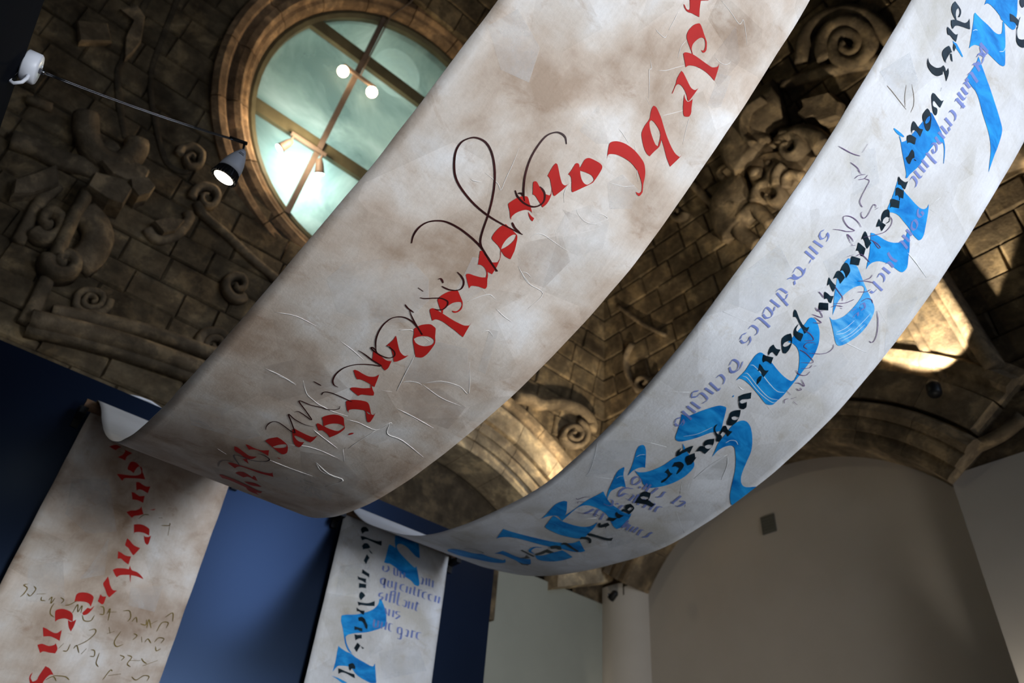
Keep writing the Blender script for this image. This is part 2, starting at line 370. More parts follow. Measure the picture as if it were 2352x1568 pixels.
# right-hand side: recessed plaster wall under the arch with a pier on each side
mb = MB(); mb.box(XS + .30, XS + .5, 1.6, 6.3, 0, 4.55 + EYE); wr = mb.build('wall_right', PLASTER); tag(wr, 'large plain plaster wall under the dark arch', kind='structure')
def pier(name, y0, y1, ztop, lab):
    mb = MB(); mb.box(XS, XS + .5, y0, y1, 0, ztop); o = mb.build(name, PLASTER); tag(o, lab, kind='structure'); return o
pier('wall_right_pier', -2.5, 2.085, 3.49 + EYE, 'plaster pier at the right edge, lit at its foot')
pc = [(6.5, 6.33), (6.5, 6.14), (6.515, 6.06), (6.555, 5.98), (6.62, 5.91), (6.70, 5.87), (6.80, 5.85), (6.95, 5.85), (6.95, 6.33)]; n = len(pc)
o = obj('wall_right_corner', [(x, y, 0) for x, y in pc] + [(x, y, 3.50 + EYE) for x, y in pc], [(i, (i + 1) % n, n + (i + 1) % n, n + i) for i in range(n)] + [tuple(range(2 * n - 1, n - 1, -1))], PLASTER, None, True)
tag(o, 'narrow rounded plaster pier in the corner under the stone spandrel', kind='structure')
mb = MB(); mb.box(XS + .03, XS + .5, -2.5, 2.0, 3.49 + EYE, 4.2 + EYE); mb.box(XS + .03, XS + .5, 5.95, 6.4, 3.5 + EYE, 4.2 + EYE)
o = mb.build('wall_right_stone', STONE); tag(o, 'stone springing above the plaster piers', kind='structure')
# exhibition partitions painted dark blue
mb = MB(); mb.box(-.77, 3.79, 5.0, 5.12, 0, 2.71 + EYE); o = mb.build('wall_blue', BLUEWALL); tag(o, 'dark blue exhibition partition that the banners hang against', kind='structure')
mb = MB(); mb.box(-.77, -.65, .6, 5.0, 0, 2.71 + EYE); o = mb.build('wall_left', BLUEWALL_DULL); tag(o, 'dark blue partition at the left edge carrying the arm lamp', kind='structure')
mb = MB(); mb.box(4.74, 4.81, YS - .04, YS + .38, 2.62 + EYE, 3.4 + EYE); o = mb.build('trim_1', MORTAR); tag(o, 'narrow dark stone strip beside the end of the blue partition', kind='structure')
# ------------------------------------------------------------------ carved relief on the vaults
RELIEF = [
('band', 'groove_shade', 'S', [(-71, 392), (-63, 340), (-56, 300), (-49, 281), (-41, 265), (-21, 235), (-2, 211), (10, 207), (20, 211), (24, 222)], 0.055, 0.022, 0),
('band', 'carved_volute', 'S', [(6, 222), (6, 230), (10, 236), (14, 239), (19, 239), (24, 237), (26, 232), (27, 226), (26, 222), (23, 218), (20, 216), (17, 217), (15, 219), (13, 222), (14, 226), (15, 228), (16, 229), (18, 229), (19, 228), (19, 227)], 0.09, 0.1, 0.55),
('band', 'groove_shade', 'S', [(-93, 376), (-90, 342), (-85, 310), (-80, 286), (-78, 272), (-69, 254), (-54, 228), (-41, 209)], 0.065, 0.022, 0),
('plate', 'carved_block', 'S', [(-106, 334), (-96, 349), (-85, 343), (-75, 313), (-76, 294), (-78, 284), (-88, 307), (-91, 332)], 0, 0.07, 0),
('plate', 'carved_block', 'S', [(-129, 292), (-107, 309), (-95, 293), (-117, 273)], 0, 0.1, 0),
('band', 'carved_scroll', 'S', [(-78, 204), (-69, 187), (-57, 174), (-45, 170), (-35, 174), (-29, 185), (-28, 198), (-31, 207)], 0.22, 0.2, 0),
('plate', 'carved_pendant', 'S', [(-48, 160), (-33, 168), (-19, 180), (-8, 179), (-7, 168), (-21, 154), (-34, 153)], 0, 0.22, 0),
('plate', 'carved_pendant', 'S', [(-19, 156), (-7, 168), (3, 163), (2, 152), (-5, 142), (-14, 147)], 0, 0.26, 0),
('boss', 'carved_boss', 'S', [(-47, 185)], 0.1232, 0.14, 0),
('band', 'carved_volute', 'S', [(-60, 68), (-54, 66), (-48, 68), (-45, 73), (-43, 80), (-45, 87), (-48, 92), (-52, 94), (-56, 95), (-59, 92), (-60, 89), (-60, 85), (-59, 82), (-57, 80), (-55, 79), (-53, 80), (-53, 82)], 0.13, 0.16, 0.55),
('band', 'carved_strap', 'S', [(-43, 128), (-41, 115), (-41, 98), (-39, 82), (-37, 65), (-35, 53)], 0.12, 0.22, 0),
('band', 'carved_strap', 'S', [(-37, 111), (-26, 106), (-17, 95), (-14, 81), (-15, 68), (-19, 59)], 0.26, 0.16, 0),
('band', 'carved_volute', 'S', [(-40, 49), (-38, 43), (-33, 39), (-28, 38), (-24, 40), (-20, 44), (-19, 49), (-19, 53), (-21, 57), (-24, 59), (-28, 60), (-30, 58), (-32, 55), (-32, 53), (-32, 50), (-31, 49), (-29, 48), (-28, 49), (-27, 50)], 0.14, 0.2, 0.55),
('plate', 'carved_plinth', 'S', [(-45, 123), (-46, 141), (-21, 150), (-12, 145), (-12, 123), (-24, 120)], 0, 0.3, 0),
('plate', 'carved_plinth', 'S', [(-93, 103), (-83, 120), (-74, 139), (-64, 122), (-67, 114), (-76, 99), (-88, 88)], 0, 0.14, 0),
('band', 'carved_moulding', 'S', [(-114, 145), (-96, 149), (-79, 150), (-59, 156), (-45, 160)], 0.18, 0.1, 0),
('plate', 'carved_lozenge', 'S', [(16, 134), (25, 146), (40, 153), (37, 136), (29, 127)], 0, 0.14, 0),
('band', 'carved_moulding', 'S', [(15, 128), (25, 123), (32, 127), (41, 142), (43, 162), (39, 168)], 0.1, 0.08, 0),
('band', 'carved_volute', 'S', [(36, 185), (35, 192), (37, 200), (41, 205), (46, 207), (51, 207), (55, 204), (57, 199), (57, 194), (56, 189), (53, 186), (50, 185), (47, 186), (45, 188), (44, 191), (44, 193), (45, 195), (47, 196), (48, 196)], 0.09, 0.1, 0.55),
('band', 'carved_moulding', 'S', [(42, 183), (55, 174), (82, 167), (115, 156), (149, 148)], 0.09, 0.08, 0),
('band', 'carved_volute', 'S', [(18, 42), (19, 35), (17, 28), (12, 23), (7, 20), (1, 20), (-3, 23), (-5, 28), (-6, 33), (-4, 39), (0, 42), (4, 44), (9, 44), (12, 41), (13, 37), (13, 33), (11, 29), (8, 27), (5, 26), (2, 27), (0, 29), (0, 32), (0, 34), (1, 37), (3, 38), (5, 38), (7, 37), (8, 36), (8, 34), (7, 33), (6, 32)], 0.07, 0.07, 0.55),
('band', 'carved_volute', 'S', [(122, 109), (117, 104), (111, 103), (106, 105), (102, 109), (100, 115), (101, 120), (103, 125), (107, 128), (111, 129), (114, 127), (116, 124), (117, 120), (116, 117), (114, 115), (112, 114), (111, 114), (109, 116), (109, 117)], 0.1, 0.12, 0.55),
('band', 'carved_volute', 'S', [(101, 38), (100, 46), (102, 54), (107, 59), (112, 62), (118, 61), (123, 58), (126, 53), (126, 46), (125, 40), (121, 36), (117, 34), (112, 35), (109, 38), (107, 42), (107, 46), (108, 50), (111, 53), (114, 54), (117, 54), (119, 52), (120, 49), (120, 46), (119, 44), (117, 42), (116, 42), (114, 43), (113, 44), (113, 45)], 0.09, 0.09, 0.55),
('band', 'carved_moulding', 'S', [(-65, 55), (-69, 100), (-65, 125)], 0.1, 0.08, 0),
('band', 'carved_moulding', 'S', [(-104, 197), (-124, 191)], 0.08, 0.06, 0),
('band', 'cornice_moulding', 'S', [(-16, 5), (15, 16), (55, 27), (100, 33), (155, 40)], 0.12, 0.14, 0),
('band', 'cornice_moulding', 'S', [(-26, -12), (17, -1), (54, 6), (109, 12), (163, 17)], 0.16, 0.2, 0),
('band', 'cornice_moulding', 'S', [(-25, -19), (20, -8), (57, -2), (109, 4), (165, 10)], 0.1, 0.12, 0),
('band', 'carved_moulding', 'S', [(-32, 33), (-29, 6), (-28, -14)], 0.12, 0.1, 0),
('band', 'carved_volute', 'E', [(156, 481), (153, 496), (144, 507), (133, 510), (122, 507), (113, 497), (108, 484), (107, 471), (111, 459), (118, 452), (126, 450), (135, 454), (141, 462), (145, 472), (145, 482), (141, 491), (135, 495), (129, 495), (123, 492), (119, 485), (117, 478), (118, 471), (121, 467), (125, 464), (129, 465), (132, 468), (134, 472), (135, 476), (134, 479), (132, 481), (130, 481)], 0.2, 0.16, 0.55),
('band', 'carved_moulding', 'E', [(182, 498), (166, 525), (140, 532), (113, 517), (96, 486), (92, 449)], 0.16, 0.12, 0),
('band', 'carved_moulding', 'E', [(213, 490), (183, 477), (150, 462), (104, 434)], 0.14, 0.1, 0),
('band', 'cartouche_scroll', 'E', [(220, 466), (240, 469), (264, 472), (278, 462), (282, 443), (276, 420)], 0.62, 0.34, 0),
('band', 'cartouche_scroll', 'E', [(229, 468), (250, 469), (264, 457), (268, 439), (263, 423)], 0.1, 0.48, 0),
('band', 'carved_moulding', 'E', [(264, 425), (236, 420), (207, 415)], 0.1, 0.16, 0),
('band', 'carved_volute', 'E', [(234, 422), (227, 418), (222, 411), (219, 403), (220, 395), (223, 390), (228, 388), (233, 389), (237, 392), (239, 396), (240, 400), (239, 404), (237, 406), (234, 406), (232, 405), (231, 403)], 0.16, 0.3, 0.55),
('band', 'cartouche_scroll', 'E', [(240, 411), (234, 415), (214, 410), (203, 396), (200, 376)], 0.22, 0.3, 0),
('plate', 'carved_block', 'E', [(197, 447), (166, 432), (161, 412), (169, 397), (191, 406), (193, 418), (204, 421), (208, 434), (199, 436)], 0, 0.24, 0),
('boss', 'carved_boss', 'E', [(282, 400)], 0.1232, 0.26, 0),
('boss', 'carved_boss', 'E', [(264, 404)], 0.0672, 0.2, 0),
('boss', 'carved_boss', 'E', [(277, 380)], 0.056, 0.2, 0),
('band', 'carved_drapery', 'E', [(269, 370), (267, 382), (260, 387), (252, 389)], 0.14, 0.26, 0),
('band', 'carved_drapery', 'E', [(264, 365), (260, 376), (252, 383), (246, 384)], 0.12, 0.3, 0),
('band', 'carved_drapery', 'E', [(257, 358), (252, 369), (244, 370), (234, 359)], 0.12, 0.24, 0),
('band', 'carved_moulding', 'E', [(302, 435), (327, 437), (314, 405)], 0.1, 0.14, 0),
('plate', 'carved_plaque', 'E', [(321, 432), (305, 433), (301, 415), (315, 414)], 0, 0.18, 0),
('band', 'cartouche_scroll', 'E', [(299, 398), (318, 396), (331, 389), (334, 372), (329, 352)], 0.55, 0.22, 0),
('band', 'carved_volute', 'E', [(295, 365), (291, 374), (285, 379), (277, 379), (270, 375), (265, 369), (263, 362), (263, 355), (266, 350), (270, 349), (274, 349), (278, 352), (279, 356), (280, 359), (279, 361), (277, 362)], 0.16, 0.26, 0.55),
('band', 'cartouche_scroll', 'E', [(324, 360), (303, 362), (296, 345), (290, 326)], 0.16, 0.22, 0),
('band', 'carved_moulding', 'E', [(329, 360), (330, 344), (321, 324), (315, 313)], 0.18, 0.2, 0),
('plate', 'cartouche_plate', 'E', [(292, 424), (265, 422), (239, 406), (222, 391), (213, 375), (253, 352), (276, 354), (295, 391)], 0, 0.14, 0),
('band', 'carved_volute', 'S', [(580, 178), (590, 177), (597, 172), (598, 164), (595, 155), (589, 147), (579, 141), (571, 139), (563, 140), (558, 144), (557, 150), (560, 157), (565, 163), (571, 167), (578, 169), (583, 168), (587, 165), (587, 160), (585, 155), (581, 151), (577, 149), (573, 148), (570, 149), (568, 151), (568, 154), (570, 156), (572, 158), (574, 159), (576, 159)], 0.1, 0.12, 0.55),
('band', 'carved_scroll', 'S', [(470, 162), (494, 172), (513, 173), (547, 190), (581, 196), (603, 187), (603, 175)], 0.16, 0.14, 0),
('boss', 'carved_boss', 'S', [(461, 133)], 0.084, 0.1, 0),
('band', 'carved_volute', 'E', [(511, 217), (515, 212), (521, 210), (528, 212), (534, 216), (538, 221), (539, 227), (537, 231), (534, 233), (530, 233), (526, 231), (523, 228), (522, 225), (522, 223), (524, 222), (526, 221), (527, 222)], 0.09, 0.1, 0.55),
('band', 'carved_moulding', 'E', [(535, 290), (550, 276), (553, 250), (541, 218)], 0.07, 0.07, 0),
('band', 'carved_moulding', 'E', [(543, 358), (515, 315), (480, 275)], 0.06, 0.05, 0),
('band', 'carved_volute', 'E', [(394, 420), (397, 417), (401, 417), (406, 418), (409, 421), (411, 425), (412, 429), (411, 432), (408, 433), (406, 433), (404, 432), (402, 430), (402, 429), (402, 427), (403, 427)], 0.1, 0.1, 0.55),
('band', 'carved_moulding', 'E', [(371, 455), (354, 408), (328, 369)], 0.1, 0.1, 0),
('band', 'vault_rib', 'E', [(141, 50), (145, 80), (148, 115), (152, 154), (157, 210), (164, 280), (166, 363)], 0.16, 0.22, 0),
('band', 'vault_rib', 'E', [(150, 50), (154, 83), (158, 118), (163, 158), (168, 212)], 0.1, 0.12, 0),
('band', 'vault_rib', 'E', [(168, 53), (171, 85), (175, 123), (179, 162), (185, 211)], 0.34, 0.1, 0),
('band', 'vault_rib', 'E', [(183, 61), (189, 94), (193, 127), (197, 162)], 0.1, 0.12, 0),
('band', 'cornice_moulding', 'E', [(86, 260), (64, 252), (46, 247), (22, 242)], 0.22, 0.2, 0),
('band', 'cornice_moulding', 'E', [(79, 275), (58, 268), (39, 263), (16, 258)], 0.16, 0.14, 0),
('band', 'vault_rib', 'E', [(138, 3), (159, -6), (182, -9), (208, -8)], 0.1, 0.08, 0),
('band', 'carved_moulding', 'E', [(273, 99), (222, 70), (175, 62), (137, 62)], 0.1, 0.07, 0)]
def relief(kind, name, k, pts, w, h, taper):
    P = [Vector((a / 100, b / 100)) for a, b in pts]; par = CEIL[k]
    if kind == 'band':
        Q = catmull([(p.x, p.y, 0) for p in P], 5); Q = [Vector((q.x, q.y)) for q in Q]
        sec = [(-.5, -.06), (-.5, .55 * h), (-.38, .88 * h), (-.12, h), (.12, h), (.38, .88 * h), (.5, .55 * h), (.5, -.06)]
        vv = []; ff = []; n = len(Q); mN = len(sec)
        for i, q in enumerate(Q):
            t = (Q[min(i + 1, n - 1)] - Q[max(i - 1, 0)]).normalized(); s = Vector((-t.y, t.x)); f = 1 - taper * i / (n - 1)
            for x, c in sec: vv.append(surf(k, q.x + s.x * x * w * f, q.y + s.y * x * w * f, c))
        for i in range(n - 1): ff += [(i * mN + j, i * mN + (j + 1) % mN, (i + 1) * mN + (j + 1) % mN, (i + 1) * mN + j) for j in range(mN)]
        ff += [tuple(range(mN - 1, -1, -1)), tuple(range((n - 1) * mN, n * mN))]
        obj(name, vv, ff, MORTAR if name == 'groove_shade' else CARVED, par, True)  # shade of the carved grooves put on as dark raised strips
    elif kind == 'boss':
        vv = []; ff = []; n = 16; q = P[0]
        for i in range(5):
            f = PI / 2 * i / 5
            vv += [surf(k, q.x + w * math.cos(f) * math.cos(2 * PI * j / n), q.y + w * math.cos(f) * math.sin(2 * PI * j / n), h * math.sin(f)) for j in range(n)]
        vv.append(surf(k, q.x, q.y, h))
        ff = [(i * n + j, i * n + (j + 1) % n, (i + 1) * n + (j + 1) % n, (i + 1) * n + j) for i in range(4) for j in range(n)] + [(4 * n + j, 4 * n + (j + 1) % n, 5 * n) for j in range(n)]
        obj(name, vv, ff, CARVED, par, True)
    else:
        c = sum(P, Vector((0, 0))) / len(P); n = len(P); vv = []
        for f, hh in ((1.0, -.06), (1.0, h * .75), (.90, h)): vv += [surf(k, c.x + (p.x - c.x) * f, c.y + (p.y - c.y) * f, hh) for p in P]
        ff = [(i * n + j, i * n + (j + 1) % n, (i + 1) * n + (j + 1) % n, (i + 1) * n + j) for i in range(2) for j in range(n)] + [tuple(range(2 * n, 3 * n))]
        obj(name, vv, ff, CARVED, par)
for r in RELIEF: relief(*r)
# ------------------------------------------------------------------ round window
OFR = Matrix((OU, OV, ON)).transposed().to_4x4(); OFR.translation = OC
def oc(u, v, n=0.0): return OC + OU * u + OV * v + ON * n
# voussoirs of the stone ring
prof = [(2.17, -.15), (2.17, .10), (2.11, .15), (2.04, .13), (2.00, .07), (1.94, .11), (1.87, .11), (1.83, .05), (1.79, .035), (1.755, -.01), (1.74, -.06), (1.74, -.40), (1.82, -.40)]
NV = 18; vv = []; ff = []; stp = 6; mN = len(prof); da = 2 * PI / NV
for i in range(stp + 1):
    t = .004 + (da - .008) * i / stp
    vv += [Vector((r * math.cos(t), r * math.sin(t), c)) for r, c in prof]
for i in range(stp): ff += [(i * mN + j, i * mN + (j + 1) % mN, (i + 1) * mN + (j + 1) % mN, (i + 1) * mN + j) for j in range(mN)]
ff += [tuple(range(mN - 1, -1, -1)), tuple(range(stp * mN, (stp + 1) * mN))]
vo = obj('voussoir', vv, ff, RINGSTONE, CEIL['S'])
for q in range(NV):
    o = vo if q == 0 else vo.copy()
    if q: COL.objects.link(o); o.parent = CEIL['S']
    o.matrix_world = OFR @ Matrix.Rotation(q * da + .07, 4, 'Z')
win = empty('window_1', OC); tag(win, 'round window with smeared greenish panes in a stone ring', kind='structure')
win.matrix_world = Matrix.Translation(OC)
def wpart(mb, name, m, smooth=False):
    o = mb.build(name, m, None, smooth); o.data.transform(Matrix.Translation(-OC)); o.parent = win; return o
mb = MB(); mb.lathe([(1.755, -.24), (1.755, -.10), (1.70, -.08), (1.65, -.10), (1.64, -.24)], OC, ON, 64, True); wpart(mb, 'window_frame', OLIVE)
for v in (.86, -.55):
    hw = math.sqrt(1.7 ** 2 - v ** 2); mb = MB(); mb.obox(oc(0, v, -.15), OU, OV, ON, hw, .075, .05); wpart(mb, 'transom_bar', OLIVE)
for u in (-.73, .73):
    hw = math.sqrt(1.7 ** 2 - u ** 2); mb = MB(); mb.obox(oc(u, 0, -.09), OU, OV, ON, .032, hw, .03); wpart(mb, 'mullion_bar', BROWNBAR)
def clip(poly, ax, lim, sgn):
    out = []
    for i in range(len(poly)):
        a, b = poly[i - 1], poly[i]; fa, fb = (a[ax] - lim) * sgn, (b[ax] - lim) * sgn
        if (fa < 0) != (fb < 0):
            t = fa / (fa - fb); out.append((a[0] + (b[0] - a[0]) * t, a[1] + (b[1] - a[1]) * t))
        if fb >= 0: out.append(b)
    return out
circ = [(1.69 * math.cos(2 * PI * i / 72), 1.69 * math.sin(2 * PI * i / 72)) for i in range(72)]
us, vs_ = (-2, -.73, .73, 2), (-2, -.55, .86, 2)
for i in range(3):
    for j in range(3):
        p = clip(clip(clip(clip(circ, 0, us[i] + .004, 1), 0, us[i + 1] - .004, -1), 1, vs_[j] + .004, 1), 1, vs_[j + 1] - .004, -1)
        if len(p) < 3: continue
        n = len(p); v3 = [oc(a, b, -.175) - OC for a, b in p] + [oc(a, b, -.181) - OC for a, b in p]
        obj('pane', v3, [tuple(range(n)), tuple(range(2 * n - 1, n - 1, -1))] + [(a, (a + 1) % n, n + (a + 1) % n, n + a) for a in range(n)], GLASS, win)
# light well behind the window
mb = MB(); mb.lathe([(1.83, -.42), (1.83, -1.5), (1.93, -1.6), (1.93, -.42)], OC, ON, 48, True); o = mb.build('wall_lightwell', WELL); tag(o, 'pale round light well behind the window', kind='structure')
mb = MB(); mb.lathe([(1.90, -1.5), (1.90, -1.56)], OC, ON, 48); o = mb.build('wall_lightwell_back', WELL); tag(o, 'pale back of the light well', kind='structure')
light('well_light', 'AREA', oc(-.78, -1.0, -.62), oc(-.78, -.95, 0), 20, (.80, 1.0, .98), shape='DISK', size=.55)
light('well_fill', 'AREA', oc(-.35, .35, -1.35), oc(-.35, .2, 0), 25, (.90, 1.0, .92), shape='DISK', size=1.6)
mb = MB(); mb.lathe([(.34, -1.16), (.34, -1.12), (.28, -1.06), (.15, -1.02), (.02, -1.0)], oc(-.20, 1.30, .62), ON, 32)  # added glowing disc imitating a pale reflection in the glass
dm = mb.build('reflection_disc', emis('reflection_glow', (.86, .95, .84), 1.1), None, True); tag(dm, 'added glowing disc behind the top right pane, imitating a pale reflection', 'lamp')
# lamps on the window bars
def twin(name, u, v, label, globes):
    c = oc(u, v, -.04); t = empty(name, c); tag(t, label, 'lamp'); T = Matrix.Translation(-c)
    def part(mb, nm, m, sm=True):
        o = mb.build(nm, m, None, sm); o.data.transform(T); o.parent = t; return o
    mb = MB(); mb.obox(c, OU, OV, ON, .225, .022, .018); part(mb, 'bracket', BROWNBAR, False)
    for s in (-1, 1):
        if globes:
            q = c + OU * .205 * s - OV * .10 + ON * .03
            mb = MB(); mb.tube([c + OU * .205 * s, q + OV * .05], .014); st = part(mb, 'stem', BROWNBAR)
            mb = MB(); mb.lathe([(.068 * math.sin(PI * i / 10) + .001, -.068 * math.cos(PI * i / 10)) for i in range(11)], q, OV, 16); o = part(mb, 'bulb', BULB); o.parent = st
        else:
            q = c + OU * .19 * s - OV * .10; ax = (OU * s * .5 - OV * 1.0 - ON * .2).normalized()
            mb = MB(); mb.tube([c + OU * .19 * s, q], .016); part(mb, 'stem', BROWNBAR)
            mb = MB(); mb.lathe([(.03, -.02), (.045, .03), (.055, .12), (.058, .15)], q, ax, 16); hd = part(mb, 'lamp_head', BROWNBAR)
            mb = MB(); mb.lathe([(.054, .151), (.05, .165), (.02, .175)], q, ax, 16); o = part(mb, 'lens', SPOTLENS); o.parent = hd
    return t
gl = twin('globe_lamp', -.69, .54, 'twin lamp with two glowing globe bulbs on the window mullion', True)
twin('twin_spotlight', -.86, -.66, 'bright twin spotlight on the lower crossing of the window bars', False)
light('globe_light', 'POINT', oc(-.77, .40, .12), None, .8, (1, .74, .45), shadow_soft_size=.12)
light('spot_light', 'POINT', oc(-.98, -.80, .20), None, 40, (1.0, .80, .55), shadow_soft_size=.1)
# its thin lead comes down over the stone ring
mb = MB(); mb.tube([oc(-.56, 2.7, .34), oc(-.53, 2.1, .30), oc(-.58, 1.78, .18), oc(-.69, 1.56, .02), oc(-.69, .9, -.03), oc(-.69, .56, -.02)], .009, 6); o = mb.build('lead_cable', BROWNBAR, None, True)
o.data.transform(Matrix.Translation(-gl.location)); o.parent = gl
# ------------------------------------------------------------------ arm lamp on the left partition
def ray(px, py):
    return (right * ((px - 1176) / 1699) + down * ((py - 784) / 1699) + fwd)
LX, LY, LZ = -.65, 2.77, 2.73 + EYE
lamp = empty('arm_spotlight', (LX, LY, LZ)); tag(lamp, 'white spotlight on a thin arm fixed to the left partition', 'lamp')
def lpart(mb, name, m, sm=True):
    o = mb.build(name, m, None, sm); o.data.transform(Matrix.Translation((-LX, -LY, -LZ))); o.parent = lamp; return o
ax = Vector((1, -.10, .10)).normalized()
mb = MB(); mb.lathe([(.062, 0), (.068, .006), (.068, .052), (.062, .058), (.02, .0585)], (LX, LY, LZ), ax, 32); md = lpart(mb, 'mounting_disc', LAMPWHITE)
c0 = Vector((LX, LY, LZ)) + ax * .058
mb = MB(); mb.lathe([(.012, 0), (.012, .018), (.007, .026)], c0, ax, 12); lpart(mb, 'socket', CHROME)
for dz in (-.03, .028):
    mb = MB(); mb.lathe([(.007, 0), (.006, .003)], c0 + Vector((0, .0, dz)), ax, 10); o = lpart(mb, 'screw', LAMPWHITE); o.parent = md
tipd = ray(562, 328); tip = Vector((tipd.x, tipd.y, tipd.z)) * (2.74 / tipd.y) + Vector((0, 0, EYE))
st = c0 + ax * .02; d = tip - st
for off in (-.0045, .0045):
    pts = [st + d * (i / 10) + Vector((0, 0, -.018 * math.sin(PI * min(1, i / 10)) + off)) for i in range(11)]
    mb = MB(); mb.tube(pts, .0035, 6); lpart(mb, 'arm', CHROME)
mb = MB(); mb.tube([tip - d.normalized() * .075, tip + d.normalized() * .012], .0095, 10); lpart(mb, 'elbow', BLACKMETAL)
hd = ray(512, 410); hend = Vector((hd.x, hd.y, hd.z)) * (2.80 / hd.y) + Vector((0, 0, EYE)); nk = ray(560, 346); neck = Vector(nk) * (2.735 / nk.y) + Vector((0, 0, EYE))
hax = (hend - neck).normalized(); hl = (hend - neck).length
mb = MB(); mb.tube([tip, neck + hax * .01], .006, 8); lpart(mb, 'swivel', CHROME)
mb = MB(); mb.lathe([(.012, 0), (.020, .015 * hl / .2), (.034, hl * .22), (.046, hl * .40), (.053, hl * .58), (.055, hl * .70)], neck, hax, 28); sh = lpart(mb, 'shade', LAMPWHITE)
for q in (.16, .21):
    mb = MB(); cc = neck + hax * hl * q; sd = (Vector((0, 0, EYE)) - cc).normalized(); sd = (sd - hax * sd.dot(hax)).normalized(); tt = hax.cross(sd); rr = .0275 if q < .2 else .033
    mb.tube([cc + (sd * math.cos(a) + tt * math.sin(a)) * (rr + .001) for a in (-.4, -.15, .15, .4)], .002, 6); o = lpart(mb, 'vent_slot', BLACKMETAL); o.parent = sh
mb = MB(); mb.lathe([(.047, hl * .66), (.052, hl * .74), (.062, hl * .92), (.062, hl * .96), (.05, hl * .97)], neck, hax, 36); hs = lpart(mb, 'heat_sink', BLACKMETAL)
a1 = hax.orthogonal().normalized(); a2 = hax.cross(a1)
for q in range(26):
    t = 2 * PI * q / 26; dr = a1 * math.cos(t) + a2 * math.sin(t); mb = MB()
    mb.tube([neck + hax * hl * .73 + dr * .053, neck + hax * hl * .99 + dr * .064], .0032, 5); o = lpart(mb, 'fin', BLACKMETAL); o.parent = hs
mb = MB(); mb.lathe([(.049, hl * .968), (.047, hl * .985), (.03, hl * 1.0), (.004, hl * 1.005)], neck, hax, 24); lpart(mb, 'led_face', LED)
light('arm_lamp_light', 'SPOT', hend + hax * .03, hend + hax * 2, 5, (1, .88, .70), spot_size=1.5, spot_blend=.5, shadow_soft_size=.04)
lc = Vector((LX, LY, LZ)) + Vector((.02, .0, -.062))
lt = Vector((.78, -.55, 0)).normalized()
mb = MB(); mb.tube([lc + lt * x + Vector((0, 0, z)) for x, z in ((-.030, .02), (-.036, -.02), (-.026, -.05), (0, -.064), (.026, -.05), (.032, -.02), (.024, .015))], .0075, 8); lpart(mb, 'cable_loop', LAMPWHITE)
# ------------------------------------------------------------------ banners
PROF = {1: [(0.36, 4.94, 2.44), (0.36, 4.925, 2.49), (0.361, 4.885, 2.51), (0.362, 4.84, 2.495), (0.366, 4.75, 2.44), (0.373, 4.499, 2.275), (0.38, 4.287, 2.115), (0.389, 4.008, 1.922), (0.399, 3.713, 1.749), (0.407, 3.474, 1.637), (0.412, 3.313, 1.584), (0.418, 3.142, 1.545), (0.423, 2.85, 1.515), (0.428, 2.575, 1.525), (0.437, 2.363, 1.558), (0.446, 2.162, 1.603), (0.455, 1.98, 1.655), (0.466, 1.824, 1.714), (0.482, 1.69, 1.786), (0.499, 1.566, 1.862), (0.512, 1.445, 1.942), (0.525, 1.326, 2.026), (0.538, 1.221, 2.12), (0.553, 1.118, 2.225), (0.574, 1.021, 2.343), (0.6, 0.8182, 2.5576), (0.622, 0.6429, 2.7622), (0.642, 0.4611, 2.9776), (0.662, 0.3093, 3.253), (0.686, 0.1271, 3.5835), (0.714, -0.0854, 3.9691)], 2: [(2.262, 4.94, 2.44), (2.262, 4.925, 2.49), (2.262, 4.885, 2.51), (2.262, 4.84, 2.48), (2.263, 4.76, 2.4), (2.265, 4.56, 2.262), (2.27, 4.29, 2.13), (2.28, 4.0, 2.005), (2.29, 3.74, 1.93), (2.3, 3.45, 1.893), (2.308, 3.125, 1.884), (2.3, 2.706, 1.893), (2.228, 2.296, 1.924), (2.155, 1.96, 1.967), (2.08, 1.673, 2.015), (2.015, 1.408, 2.085), (1.978, 1.203, 2.175), (1.967, 1.021, 2.29), (1.963, 0.847, 2.42), (1.957, 0.676, 2.556), (1.952, 0.517, 2.7), (1.952, 0.358, 2.857), (1.958, 0.201, 3.025), (1.97, -0.05, 3.33), (1.98, -0.35, 3.75), (1.99, -0.65, 4.25)]}
HANG = 2.6          # length hanging down the wall
class Banner:
    def __init__(s, k):
        P = catmull([(x, y, z + EYE) for x, y, z in PROF[k]], 10); S = [0.0]
        for a, b in zip(P, P[1:]): S.append(S[-1] + (b - a).length)
        s0 = S[20]; s.P = P; s.S = [x - s0 for x in S]; s.k = k
        s.top = P[0]; s.smin = s.S[0]
    def tilt(s, y): return .055 * math.exp(-((y - 3.75) / .75) ** 2) if s.k == 2 else 0.0
    def pt(s, u, S, off=0.0):
        if S <= s.smin:
            z = s.top.z + (S - s.smin); return Vector((s.top.x + u, s.top.y - off, z))
        lo, hi = 0, len(s.S) - 1
        while hi - lo > 1:
            mid = (lo + hi) // 2
            if s.S[mid] <= S: lo = mid
            else: hi = mid
        a, b = s.P[lo], s.P[hi]; t = (S - s.S[lo]) / (s.S[hi] - s.S[lo]); p = a.lerp(b, t)
        i0, i1 = max(lo - 1, 0), min(hi + 1, len(s.P) - 1); T = s.P[i1] - s.P[i0]; n = Vector((0, -T.z, T.y)).normalized()
        tz = s.tilt(p.y); return p + Vector((u, 0, u * tz)) + n * off
BN = {}
LABB = {1: ('beige collage paper banner with red calligraphy, sweeping down from the ceiling to the blue wall', 'banner'), 2: ('pale grey collage paper banner with blue brush letters, sweeping down on the right', 'banner')}
